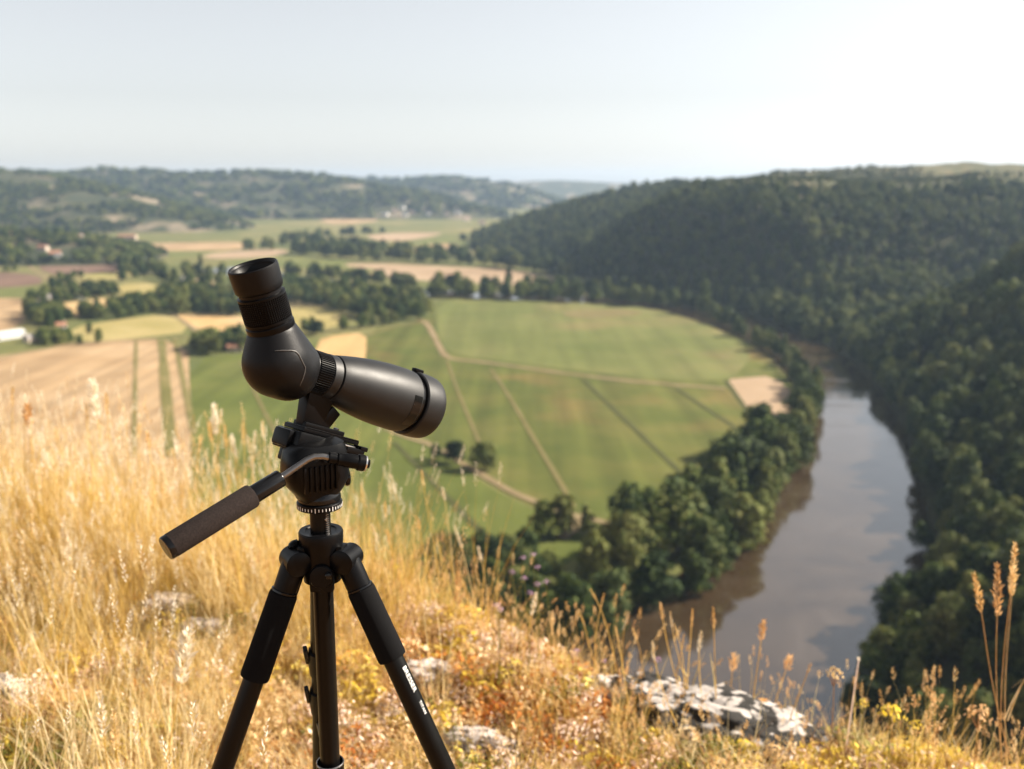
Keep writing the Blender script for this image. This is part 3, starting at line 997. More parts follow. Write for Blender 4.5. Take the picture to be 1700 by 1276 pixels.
# what stands next to each tree: (words, point of the photograph)
WHERE = [
    ('riverside belt tree', [('by the dirt track bend', (1030, 890)), ('nearest the cliff edge', (1040, 1020)), ('below the middle tractor rut', (1150, 850)), ('at the brown water', (1180, 950)), ('where the belt narrows', (1275, 790)), ('below the pale triangular field', (1320, 715))]),
    ('upper bend tree', [('beside the pale triangular field', (1320, 650)), ('right of the field corner', (1270, 580)), ('by the tall pointed poplar', (1175, 520)), ('nearest the wide water', (1350, 690))]),
    ('far field line tree', [('behind the pale field strip', (1000, 502)), ('by the slim dark poplar', (845, 495)), ('where the dirt track starts', (720, 492)), ('towards the tall pointed poplar', (1120, 508))]),
    ('eyepiece wood tree', [('at its tip by the track', (705, 520)), ('on its lower edge', (560, 548)), ('beside the eyepiece', (480, 480)), ('in its middle', (600, 500))]),
    ('telescope clump tree', [('at its left end', (330, 588)), ('by the red roofed cottage', (400, 582))]),
    ('hedgerow tree', [('by the white barn', (70, 560)), ('below the gabled house', (285, 515)), ('over the yellow meadow', (200, 520)), ('by the grey farmhouse', (80, 515)), ('beside the eyepiece', (390, 510))]),
    ('valley band tree', [('left of the eyepiece', (300, 460)), ('behind the pale strip', (800, 440)), ('by the far pale fields', (560, 425))]),
    ('knoll tree', [('on its lower rim', (170, 424)), ('on its top', (40, 400))]),
    ('cliff foot tree', [('behind the long cream rock', (700, 965)), ('beneath the lilac flowers', (860, 960)), ('left of the narrow pair', (830, 915))]),
    ('far bank tree', [('at the right water edge', (1500, 960)), ('behind the tall right stalks', (1660, 1010)), ('above the dead twig', (1450, 1090)), ('in the bottom right corner', (1620, 1190)), ('high by the right border', (1670, 820)), ('at the narrowing of the river', (1480, 760))]),
]
rest = []
for gi_, (lab, grp, pl) in enumerate(GROUPS):
    cs = sorted([c for c in cand if c[1] == gi_], key=lambda c: -c[0])
    keep = [c for j, c in enumerate(cs) if j < quota[gi_] and c[0] > 0]
    kept = {id(c) for c in keep}
    rest += [c for c in cs if id(c) not in kept]
    hs = sorted(c[5] for c in keep)
    for c in keep:
        f = hs.index(c[5]) / max(1, len(hs) - 1)
        size = 'small' if f < .33 else ('middling' if f < .67 else 'tall')
        px, py, _ = pixel((c[2], c[3], c[4]))
        head, marks = WHERE[gi_]
        mark = min(marks, key=lambda m: (m[1][0] - px) ** 2 + 2 * (m[1][1] - py) ** 2)[0]
        plant_tree(c[2], c[3], c[4], c[5], c[6], f'{size} {LOOK[c[6]]} {head} {mark}', grp, wide=c[7])
srcs, keyidx = [], {}
for key, lst in KINDS.items():
    keyidx[key] = []
    for c, t in lst:
        keyidx[key].append(len(srcs)); srcs.append(source('crown_source', c))
far_src = srcs
pts = np.array([(c[2], c[3], c[4]) for c in rest])
n = len(rest)
eul = np.zeros((n, 3)); eul[:, 2] = rng.uniform(0, 6.28, n)
scl = np.array([(c[5] / 10 * c[7], c[5] / 10 * c[7], c[5] / 10) for c in rest])
var = [keyidx[c[6]][rng.integers(len(keyidx[c[6]]))] for c in rest]
scatter('woodland', pts, eul, scl, var, srcs)

# scrub on the far hills
def far_places():
    r = np.random.default_rng(5)
    out = []
    for (y0, y1, st) in ((1500, 3400, 19), (3400, 5600, 34)):
        xs = np.arange(-2300, 500, st); ys = np.arange(y0, y1, st)
        X, Y = np.meshgrid(xs, ys)
        X = (X + r.uniform(-.5, .5, X.shape) * st).ravel(); Y = (Y + r.uniform(-.5, .5, Y.shape) * st).ravel()
        px = 850 + FPX * X / (Y * math.cos(PITCH))
        k = (px > -150) & (px < 1000)
        X, Y = X[k], Y[k]
        Z = left_h(X, Y)
        bare = fbm(X / 150, Y / 70, 19, 4)
        k = (Z > FLOOR + 1.5) & (bare < .555)
        X, Y, Z = X[k], Y[k], Z[k]
        for x, y, z in zip(X, Y, Z):
            out.append((x, y, z - .5, st * r.uniform(.55, .95)))
    return np.array(out)
fp = far_places()
n = len(fp)
eul = np.zeros((n, 3)); eul[:, 2] = rng.uniform(0, 6.28, n)
scl = np.stack([fp[:, 3] / 10 * 1.15, fp[:, 3] / 10 * 1.15, fp[:, 3] / 10 * .75], 1)
var = [[keyidx['bush'], keyidx['oak']][rng.integers(2)][0] for _ in range(n)]
scatter('hill_scrub', fp[:, :3], eul, scl, var, srcs)
print('trees', len(rest), 'scrub', n)

# ------------------------------------------------------------------ houses
M_stone = solid('pale stone wall', (0.4264, 0.3526, 0.2788), .9, var=.15, vscale=.8)
M_white = solid('whitewashed wall', (0.6068, 0.5904, 0.5576), .85, var=.06, vscale=.5)
M_tile = solid('terracotta tiles', (0.2952, 0.1394, 0.0820), .85, var=.3, vscale=1.5)
M_tile_old = solid('weathered tiles', (0.2132, 0.1394, 0.1066), .85, var=.3, vscale=1.5)
M_slate = solid('grey roof sheeting', (0.2460, 0.2214, 0.2132), .7, var=.2, vscale=1.0)
M_plast = solid('white sheeting', (0.4510, 0.4510, 0.4510), .5, var=.04, vscale=.4)
M_dark = solid('dark opening', (.02, .02, .022), .4, var=.1)

def house(px, py, w, d, h, pitch, wall, roof, label, rz, group=None, name='house', chimney=True, openings=True):
    x, y, z = hit(px, py)
    e = empty(name, (x, y, z), label, 'barn' if name == 'barn' else 'house', group, rz)
    mb = MB()
    rh = d / 2 * pitch
    a, b = w / 2, d / 2
    mb.add([(-a, -b, -2), (a, -b, -2), (a, b, -2), (-a, b, -2), (-a, -b, h), (a, -b, h), (a, b, h), (-a, b, h), (-a, 0, h + rh), (a, 0, h + rh)],
           [(0, 1, 5, 4), (2, 3, 7, 6), (1, 2, 6, 9, 5), (3, 0, 4, 8, 7)])
    mb.build('wall', wall, e, smooth=False)
    rb = MB()
    o = .5
    k = pitch
    for s in (-1, 1):
        v = [(-a - o, s * (b + o), h - o * k + .05), (a + o, s * (b + o), h - o * k + .05), (a + o, 0, h + rh + .05), (-a - o, 0, h + rh + .05)]
        v += [(p[0], p[1], p[2] + .3) for p in v]
        rb.add(v, [(0, 1, 2, 3), (7, 6, 5, 4), (0, 4, 5, 1), (1, 5, 6, 2), (2, 6, 7, 3), (3, 7, 4, 0)])
    ro = rb.build('roof', roof, e, smooth=False)
    if chimney:
        cb = MB()
        cb.box((.9, .9, 2.2), Matrix.Translation((a * .6, .6, h + rh + .4)), .05)
        cb.build('chimney', wall, ro, smooth=False)
    if openings:
        for s in (-1, 1):
            for i in range(max(1, int(w / 4.5))):
                xx = -a + w * (i + .5) / max(1, int(w / 4.5))
                if s == -1 and i == 0:
                    MB().box((1.3, .16, 2.2), Matrix.Translation((xx, s * b, 1.1))).build('door', M_dark, e, smooth=False)
                else:
                    MB().box((1.0, .16, 1.3), Matrix.Translation((xx, s * b, h * .62))).build('window', M_dark, e, smooth=False)
    return e

house(16, 562, 24, 8, 4.2, .55, M_plast, M_plast, 'long white farm barn at the edge of the stubble field', R(62), name='barn', chimney=False, openings=False)
house(58, 566, 17, 8, 4.0, .6, M_stone, M_slate, 'grey roofed farm shed right of the long white barn', R(60), name='barn', chimney=False)
house(103, 549, 8, 7, 5, .7, M_white, M_tile, 'small pale house among trees above the yellow meadow', R(20))
house(282, 499, 9, 8, 7, .8, M_white, M_tile, 'house with bright gable facing the valley among dark trees', R(70))
house(304, 468, 15, 8, 4.5, .6, M_white, M_slate, 'white house with grey roof in the wooded band left of the eyepiece', R(10))
house(250, 503, 10, 7, 4, .6, M_stone, M_tile, 'low stone house just left of the bright gabled house', R(15))
house(225, 500, 9, 7, 4, .6, M_stone, M_tile, 'stone cottage beside the yellow pasture hedge', R(-20))
house(134, 496, 10, 8, 5, .7, M_white, M_tile, 'small house in the hedgerow below the dirt lane', R(30))
house(392, 583, 12, 8, 4, .55, M_stone, M_tile, 'red roofed cottage half hidden by the clump left of the telescope', R(8))
house(74, 502, 12, 9, 5, .7, M_stone, M_slate, 'grey roofed farmhouse behind the tan field on the left', R(35))
house(92, 426, 18, 10, 6, .7, M_white, M_tile, 'white house on the edge of the wooded knoll', R(20))
house(72, 416, 16, 10, 6, .7, M_stone, M_tile, 'stone house higher up on the wooded knoll', R(-10))
house(20, 393, 14, 10, 6, .7, M_stone, M_tile, 'stone house among trees at the top of the wooded knoll', R(15))
house(125, 399, 26, 12, 7, .6, M_white, M_tile, 'pale farmhouse at the foot of the left hills', R(5))
house(212, 397, 40, 14, 7, .5, M_stone, M_tile, 'long stone building at the foot of the left hills', R(2))
for k, (px, py) in enumerate([(655, 352), (668, 347), (684, 355), (700, 349), (712, 357), (726, 352), (742, 358), (760, 355), (688, 343), (720, 345), (640, 358), (775, 366), (800, 372), (672, 359), (752, 347)]):
    house(px, py, random.uniform(14, 22), random.uniform(9, 12), random.uniform(6, 8), .7, [M_stone, M_white, M_stone][k % 3], [M_tile_old, M_slate, M_tile_old][k % 3],
          'hazy far house of the village below the distant hills', random.uniform(-.6, .6), 'houses of the far village', openings=False)

# ------------------------------------------------------------------ spotting telescope
M_rubber = solid('black rubber armour', (.0042, .0042, .0050), .42, bump=.10, bscale=1500, var=.12, vscale=40, spec=.18)
M_barrel = solid('satin black barrel', (.0075, .0075, .0082), .47, bump=.07, bscale=2200, var=.10, vscale=40, spec=.32)
M_black = solid('black plastic', (0.0032, 0.0032, 0.0037), .34, bump=.05, bscale=900, var=.15, vscale=60, spec=.13)
M_gloss = solid('gloss black enamel', (.005, .005, .0055), .16, var=.15, vscale=60, spec=.30)
M_foam = solid('black foam', (.0048, .0048, .0054), .9, bump=.5, bscale=1800, var=.2, vscale=200, spec=.10)
M_foam_brown = solid('worn brown black foam', (0.0192, 0.0136, 0.0120), .85, bump=.7, bscale=1400, var=.45, vscale=500, spec=.15)
M_anod = solid('black anodised tube', (0.0042, 0.0040, 0.0038), .32, metal=.0, var=.1, spec=.15)
M_steel = solid('dark polished steel', (.20, .19, .185), .28, metal=.9, var=.1)
M_bright = solid('bare bright metal', (.62, .60, .58), .3, metal=1.0, var=.08)
M_mark = solid('white print', (.75, .75, .73), .6, var=.05)
M_ridge = solid('rubber ridge with painted highlight', (.06, .058, .056), .32, spec=.7, var=.1)  # lighter grey than the armour: the edge's highlight painted into its colour
M_glass = solid('coated lens glass', (.006, .006, .010), .04, var=.1)

O = P(467, 601, 1.40)
bax = (P(693, 673, 1.60) - O).normalized()                # towards the objective
side = Vector((0, 0, 1)).cross(bax).normalized()      # points away from the viewer
uax = bax.cross(side).normalized()
scope = empty('spotting_telescope', O, 'black angled spotting telescope mounted on the tripod head, pointing at the river', 'telescope')
SM = Matrix((bax, side, uax)).transposed().to_4x4()
scope.rotation_euler = SM.to_euler()
e45 = Vector((-math.cos(R(52)), 0, math.sin(R(52))))
KB = 1.13
bM = frame((0, 0, 0), (1, 0, 0), (0, 0, 1)) @ Matrix.Translation((0, 0, -.004)) @ Matrix.Scale(KB, 4, (0, 0, 1))               # local frames of the barrel and the eyepiece
eM = frame((0, 0, 0), e45, (0, 1, 0))

# prism housing: a swollen bend between the barrel and the eyepiece
hull = bmesh.new()
for k in range(48):
    t = 2 * math.pi * k / 48
    c, s_ = math.cos(t), math.sin(t)
    for rr_, zz_ in ((.0325, .0425), (.0355, .036)): hull.verts.new(bM @ Vector((rr_ * c, rr_ * s_, zz_ - .0)))
    for rr_, zz_ in ((.0330, .0535), (.0350, .047)): hull.verts.new(eM @ Vector((rr_ * c, rr_ * s_, zz_)))
sp = bmesh.new(); bmesh.ops.create_icosphere(sp, subdivisions=4, radius=1)
for v in sp.verts:
    hull.verts.new(Vector((-.006 + v.co.x * .0500, v.co.y * .0470, -.002 + v.co.z * .0500)))
    hull.verts.new(Vector((.014 + v.co.x * .0440, v.co.y * .0440, -.008 + v.co.z * .0440)))
sp.free()
bmesh.ops.convex_hull(hull, input=list(hull.verts))
hme = bpy.data.meshes.new('prism_housing'); hull.to_mesh(hme); hull.free()
hob = bpy.data.objects.new('prism_housing', hme); COL.objects.link(hob)
md = hob.modifiers.new('r', 'REMESH'); md.mode = 'VOXEL'; md.voxel_size = .0022
md = hob.modifiers.new('s', 'SMOOTH'); md.factor = .5; md.iterations = 14
dgr = bpy.context.evaluated_depsgraph_get()
hme2 = bpy.data.meshes.new_from_object(hob.evaluated_get(dgr))
bpy.data.objects.remove(hob)
hme2.name = 'prism_housing'; hme2.shade_smooth(); hme2.materials.clear(); hme2.materials.append(M_rubber)
housing = bpy.data.objects.new('prism_housing', hme2); COL.objects.link(housing); housing.parent = scope
# raised panel line on the housing's flank
dg_bvh = BVHTree.FromPolygons([v.co.copy() for v in hme2.vertices], [tuple(f.vertices) for f in hme2.polygons])
def on_housing(px, py, lift=.0006):
    inv = SM.to_4x4().copy(); inv.translation = O
    inv = inv.inverted()
    a = inv @ CAMP
    b = inv @ P(px, py, 1.4)
    h = dg_bvh.ray_cast(a, (b - a).normalized())
    return h[0] - (b - a).normalized() * .0004 if h[0] is not None else None
line_px = [(456, 582), (470, 581.5), (484, 581.5), (491, 583), (496, 588), (500, 596), (504, 604), (507, 610), (506, 618), (503, 628), (498, 640)]
lp = [on_housing(*q) for q in line_px]
lp = [q for q in lp if q is not None]
print('ridge', len(lp), lp[:3])
rm = MB(); rm.tube(lp, [.0003] + [.0009] * (len(lp) - 2) + [.0003], 10)
rm.build('panel_ridge', M_ridge, housing)

# eyepiece
mb = MB()
mb.lathe([(.0290, .048), (.0330, .0505), (.0338, .0525), (.0338, .0590), (.0318, .0605), (.0318, .063)], eM, 64)
mb.build('eyepiece_collar', M_black, scope)
mb = MB()
mb.lathe([(.0322, .0615), (.0330, .0625), (.0330, .0660), (.0320, .0665)], eM, 64)
mb.gear(.0318, .0332, .0665, .0985, 64, eM, 12)
mb.lathe([(.0320, .0985), (.0332, .099), (.0332, .1020), (.0300, .1030)], eM, 64)
mb.build('zoom_ring', M_black, scope)
mb = MB()
mb.lathe([(.0295, .100), (.0300, .1075), (.0318, .1090), (.0332, .1115), (.0338, .118), (.0343, .138), (.0340, .1420), (.0328, .1434), (.0310, .1426), (.0298, .1400), (.0286, .1394), (.0280, .1360), (.0268, .1335), (.0262, .130), (.0245, .1225)], eM, 72, caps=False)
mb.build('eyecup', M_rubber, scope)
mb = MB()
mb.lathe([(.0246, .124), (.0236, .120), (.021, .112), (.0195, .1095)], eM, 64, caps=False)
mb.build('eye_lens_ring', M_black, scope)
mb = MB()
mb.lathe([(.0200, .1102), (.016, .1115), (.010, .1124), (.003, .1128)], eM, 48)
mb.build('eye_lens', M_glass, scope)

# focus ring, collar, barrel, hood
mb = MB()
mb.lathe([(.0300, .038), (.0322, .041), (.0322, .0425), (.0300, .043), (.0300, .072)], bM, 64)
mb.gear(.0304, .0326, .0435, .0680, 60, bM)
mb.build('focus_ring', M_black, scope)
mb = MB()
mb.lathe([(.0310, .0675), (.0326, .0685), (.0332, .072), (.0336, .0805), (.0322, .0815)], bM, 72)
mb.build('barrel_collar', M_barrel, scope)
mb = MB()
mb.lathe([(.0315, .0810), (.0315, .0830)], bM, 72)
mb.build('seam_ring', M_gloss, scope)
mb = MB()
prof = [(.0325, .0825), (.0345, .0833)]
for t in np.linspace(0, 1, 14):
    prof.append((.0348 + (.0500 - .0348) * (1 - (1 - t) ** 1.8), .084 + t * .108))
prof += [(.0502, .206), (.0498, .2125), (.0478, .2135)]
mb.lathe(prof, bM, 96)
barrel = mb.build('barrel', M_barrel, scope)
mb = MB()
mb.lathe([(.0462, .2125), (.0462, .2225)], bM, 72)
mb.build('hood_groove', M_gloss, scope)
mb = MB()
mb.lathe([(.0470, .2215), (.0500, .2218), (.0517, .2235), (.0522, .235), (.0518, .249), (.0510, .255), (.0500, .2575), (.0480, .258), (.0465, .253), (.0460, .235)], bM, 96, caps=False)
mb.build('lens_hood', M_barrel, scope)
mb = MB()
mb.lathe([(.0464, .2330), (.035, .2370), (.02, .2395), (.004, .2405)], bM, 64)
mb.build('objective_lens', M_glass, scope)
# glossy name plate patch by the groove and the small sight stud on the hood
mb = MB()
vs, fs = [], []
for i in range(11):
    a = R(-46 + i * 6.0)
    for zz in (.1960, .2110):
        rr = np.interp(zz, [.1960, .2110], [.0505, .0503])
        vs.append(Vector((zz * KB - .004, -rr * math.cos(a), rr * math.sin(a))))
for i in range(10): fs.append((2 * i, 2 * i + 1, 2 * i + 3, 2 * i + 2))
mb.add(vs, fs)
mb.build('gloss_patch', M_gloss, scope)
mb = MB()
mb.box((.018, .011, .006), Matrix.Translation((.227 * KB - .004, 0, .0535)), .002)
mb.build('sight_stud', M_black, scope)
# mounting foot
mb = MB()
mb.lathe([(.0335, .092), (.0350, .093), (.0350, .1045), (.0335, .1055)], bM, 64) if False else None
mb.box((.048, .026, .052), Matrix.Translation((.076, 0, -.053)), .003, taper=.72)
mb.box((.074, .030, .008), Matrix.Translation((.096, 0, -.0755)), .002)
mb.box((.020, .020, .036), Matrix.Translation((.103, 0, -.059)) @ Matrix.Rotation(R(28), 4, 'Y'), .003)
mb.build('mounting_foot', M_black, scope)
mb = MB()
mb.lathe([(.0035, 0), (.0045, .0006), (.0045, .0022), (.002, .0032)], frame((.122, -.006, -.0715), (0, 0, 1)), 20)
mb.build('foot_screw', M_steel, scope)

# ------------------------------------------------------------------ tripod
AX = P(533, 895, 1.445)                         # a point on the centre column axis
AXx, AXy = AX.x, AX.y
def zpix(py):
    k = (638 - py) / FPX
    # (up) / (fwd) = k for the point (AXx, AXy, z)
    a = AXy * math.sin(PITCH); b = AXy * math.cos(PITCH)
    # a + c*dz = k*(b - s*dz)
    return CAM_Z + (k * b - a) / (math.cos(PITCH) + k * math.sin(PITCH))
foot_z = float(top_h(AXx, AXy))
tripod = empty('camera_tripod', (AXx, AXy, foot_z), 'black tripod with pan handle standing in the dry grass under the telescope', 'tripod')
def col(py): return Vector((AXx, AXy, zpix(py)))

PMrot = SM.copy()
pc = SM.copy(); pc.translation = O
def SL(x, y, z): return pc @ Vector((x, y, z))
def SLM(x, y, z): return pc @ Matrix.Translation((x, y, z))

# quick release plate under the telescope foot and the platform that clamps it
mb = MB()
mb.box((.104, .050, .007), SLM(.104, 0, -.0825), .0015)
plate = wbuild(mb, 'quick_release_plate', M_black, tripod)
mb = MB(); mb.box((.098, .0515, .0012), SLM(.105, 0, -.0787), .0004)
wbuild(mb, 'cork_pad', M_gloss, plate)
mb = MB()
mb.box((.114, .062, .030), SLM(.101, 0, -.1015), .004)
mb.box((.020, .040, .026), SLM(.046, .004, -.1005), .005)
mb.box((.084, .052, .022), SLM(.098, 0, -.123), .004)
platform = wbuild(mb, 'platform', M_black, tripod)
mb = MB()
mb.box((.014, .0035, .013), SLM(.111, -.0318, -.098), .0008)
mb.box((.044, .0035, .004), SLM(.135, -.0320, -.0905), .0008)
mb.box((.005, .0035, .013), SLM(.1015, -.0320, -.098), .0008)
wbuild(mb, 'latch_frame', M_bright, platform)
mb = MB()
mb.box((.034, .016, .009), SLM(.137, -.038, -.0945), .002)
mb.box((.014, .020, .007), SLM(.152, -.036, -.0885), .002)
mb.box((.030, .022, .012), SLM(.145, -.038, -.1125), .003)
mb.box((.028, .023, .0016), SLM(.145, -.038, -.1055), .0005)
wbuild(mb, 'locking_lever', M_black, platform)

# pan and tilt head
zt, zb = zpix(748), zpix(822)
yaw = math.atan2(bax.y, bax.x)
HM = Matrix.Translation((AXx - .004, AXy, 0)) @ Matrix.Rotation(yaw - R(12), 4, 'Z')
def loft(secs, seg=40, power=3.2):
    """superellipse sections (z, half x, half y, dx)"""
    vs, fs = [], []
    for z, a, b, dx in secs:
        for k in range(seg):
            t = 2 * math.pi * k / seg
            c, s = math.cos(t), math.sin(t)
            q = (abs(c) ** power + abs(s) ** power) ** (-1 / power)
            vs.append((dx + a * c * q, b * s * q, z))
    m = len(secs)
    for i in range(m - 1):
        for k in range(seg):
            k2 = (k + 1) % seg
            fs.append((i * seg + k, i * seg + k2, (i + 1) * seg + k2, (i + 1) * seg + k))
    fs.append(tuple(range(seg))[::-1]); fs.append(tuple((m - 1) * seg + k for k in range(seg)))
    return vs, fs
mb = MB()
hgt = zt - zb
mb.add(*loft([(zb - .004, .026, .026, 0), (zb + .004, .030, .029, 0), (zb + .012, .037, .031, 0), (zb + .022, .044, .033, -.001), (zb + hgt * .5, .0475, .034, -.001), (zb + hgt * .8, .0465, .033, -.001), (zt + .004, .0435, .031, 0), (zt + .012, .036, .028, .004)]), HM)
head = wbuild(mb, 'pan_head', M_black, tripod, angle=50)
for i in range(7):
    fin = MB()
    fin.box((.0032, .006, hgt * .56), HM @ Matrix.Translation((-.030 + i * .0078, -.0335, zb + hgt * .52)), .0012)
    wbuild(fin, 'rib', M_black, head)
mb = MB()
mb.lathe([(.0120, -.003), (.0135, 0), (.0130, .0035), (.010, .005)], HM @ frame((.0465, -.002, zb + hgt * .30), (1, -.25, 0)), 24)
wbuild(mb, 'friction_cap', M_gloss, head)
# bowl and dial at the bottom of the head
mb = MB()
mb.lathe([(.024, zpix(832) - 0), (.0305, zpix(828)), (.0312, zpix(824)), (.0300, zpix(818)), (.0270, zpix(812))][0:5], Matrix.Translation((AXx, AXy, 0)), 64)
wbuild(mb, 'pan_base', M_gloss, tripod)
dz0, dz1 = zpix(841), zpix(830)
mb = MB()
mb.lathe([(.0280, dz0 - .0012), (.0318, dz0), (.0326, dz0 + .001), (.0326, dz1 - .001), (.0318, dz1), (.029, dz1 + .001)], Matrix.Translation((AXx, AXy, 0)), 80)
dial = wbuild(mb, 'pan_dial', M_black, tripod)
mark = None
for k in range(40):
    a = 2 * math.pi * k / 40
    hh = (dz1 - dz0) * (.66 if k % 5 == 0 else .40)
    Mx = Matrix.Translation((AXx, AXy, (dz0 + dz1) / 2 - .0006)) @ Matrix.Rotation(a, 4, 'Z') @ Matrix.Translation((.0326, 0, 0))
    if math.cos(a + math.pi / 2) > -.25:
        m_ = MB(); m_.box((.0006, .0010, hh), Mx, 0)
        wbuild(m_, 'dial_mark', M_mark, dial, smooth=False)

# pan handle
hp = [P(606, 769, 1.405), P(568, 763, 1.392), P(545, 759.5, 1.385)]
mb = MB()
ax_h = (hp[0] - hp[2]).normalized()
Lh = (hp[0] - hp[2]).length
hF = frame(hp[2], ax_h, (0, 0, 1))
mb.lathe([(.0062, .000), (.0082, .001), (.0082, .010), (.0068, .0105), (.0068, .013), (.0090, .0135), (.0090, .022), (.0100, .024), (.0100, Lh - .012), (.0118, Lh - .010), (.0118, Lh - .002), (.0095, Lh)], hF, 36)
clampo = wbuild(mb, 'handle_clamp', M_black, tripod)
mb = MB(); mb.lathe([(.0112, Lh - .0008), (.0112, Lh + .0012), (.0085, Lh + .0014), (.0085, Lh - .0006)], hF, 36, caps=False)
wbuild(mb, 'clamp_rim', M_bright, clampo)
mb = MB(); mb.gear(.0048, .0062, Lh, Lh + .0065, 9, hF); mb.lathe([(.0048, Lh + .0063), (.003, Lh + .0066)], hF, 20)
wbuild(mb, 'clamp_knob', M_gloss, clampo)
rod = [P(548, 760, 1.386), P(536, 757.5, 1.383), P(522, 758, 1.379), P(510, 763, 1.375), P(498, 771, 1.371), P(466, 793, 1.358), P(440, 810, 1.35)]
mb = MB(); mb.tube(rod, .0046, 20)
handle = wbuild(mb, 'pan_handle', M_steel, tripod)
g0, g1 = P(466.5, 793, 1.358), P(278, 909, 1.262)
gax = (g1 - g0).normalized(); gL = (g1 - g0).length
gF = frame(g0, gax, (0, 0, 1))
mb = MB(); mb.lathe([(.008, 0), (.0118, .0006), (.0125, .002), (.0128, .044), (.012, .047)], gF, 36)
wbuild(mb, 'handle_collar', M_gloss, handle)
mb = MB(); mb.lathe([(.0130, .0455), (.0155, .0460), (.0166, .0485), (.0166, gL - .006), (.0160, gL - .003), (.0140, gL - .002)], gF, 40)
wbuild(mb, 'foam_grip', M_foam_brown, handle)
mb = MB(); mb.lathe([(.0155, gL - .0062), (.0164, gL - .005), (.0164, gL + .001), (.0152, gL + .0028), (.006, gL + .0032)], gF, 40)
wbuild(mb, 'end_cap', M_gloss, handle)

# centre column with its toothed rack
T = Matrix.Translation((AXx, AXy, 0))
mb = MB(); mb.lathe([(.0145, zpix(1262) - .03), (.0148, zpix(1262) - .028), (.0148, zpix(842) - .002), (.0145, zpix(842))], T, 40)
column = wbuild(mb, 'centre_column', M_anod, tripod)
rack = MB()
rz0, rz1 = zpix(900), zpix(845)
rd = Matrix.Rotation(R(-40), 4, 'Z')
nt_ = 16
for i in range(nt_):
    z = rz0 + (rz1 - rz0) * (i + .5) / nt_
    t_ = MB()
    t_.box((.0030, .0058, (rz1 - rz0) / nt_ * .52), T @ rd @ Matrix.Translation((.0155, 0, z)), .0005)
    wbuild(t_, 'rack_tooth', M_steel, column)
mb = MB(); mb.lathe([(.0016, 0), (.002, .001), (.001, .002)], frame(Vector((AXx, AXy, zpix(858))) + Vector((.0100, -.0105, 0)), (.7, -.7, 0)), 12)
wbuild(mb, 'column_stud', M_bright, column)

# crown
c0, c1 = zpix(944), zpix(879)
mb = MB()
mb.lathe([(.0230, c0 - .018), (.0270, c0 - .016), (.0285, c0), (.0300, c1 - .026), (.0318, c1 - .018), (.0322, c1 - .003), (.0308, c1), (.0240, c1 - .0004), (.0225, c1 - .002), (.0155, c1 - .0022)], T, 72)
crown_p = wbuild(mb, 'crown_casting', M_black, tripod)
# arched front web with a round button between the two near legs
mb = MB()
mb.lathe([(.0175, 0), (.0175, .0085), (.0160, .0105), (.010, .0115)], frame(Vector((AXx + .004, AXy - .024, c0 + .0000)), (.10, -1, .05)), 40)
mb.box((.035, .012, .024), T @ Matrix.Translation((.004, -.026, c0 - .012)), .004)
wbuild(mb, 'front_web', M_black, crown_p)
mb = MB(); mb.lathe([(.0050, 0), (.0050, .002), (.0040, .0034), (.001, .004)], frame(Vector((AXx + .0155, AXy - .0365, c0 + .004)), (.3, -1, .1)), 24)
wbuild(mb, 'lock_button', M_gloss, crown_p)
mb = MB(); mb.gear(.0070, .0090, -.006, .007, 8, frame(Vector((AXx - .036, AXy - .010, zpix(903))), (-.4, -.3, .85))); mb.lathe([(.0074, .0068), (.004, .009)], frame(Vector((AXx - .036, AXy - .010, zpix(903))), (-.4, -.3, .85)), 20)
wbuild(mb, 'column_lock_knob', M_black, tripod)

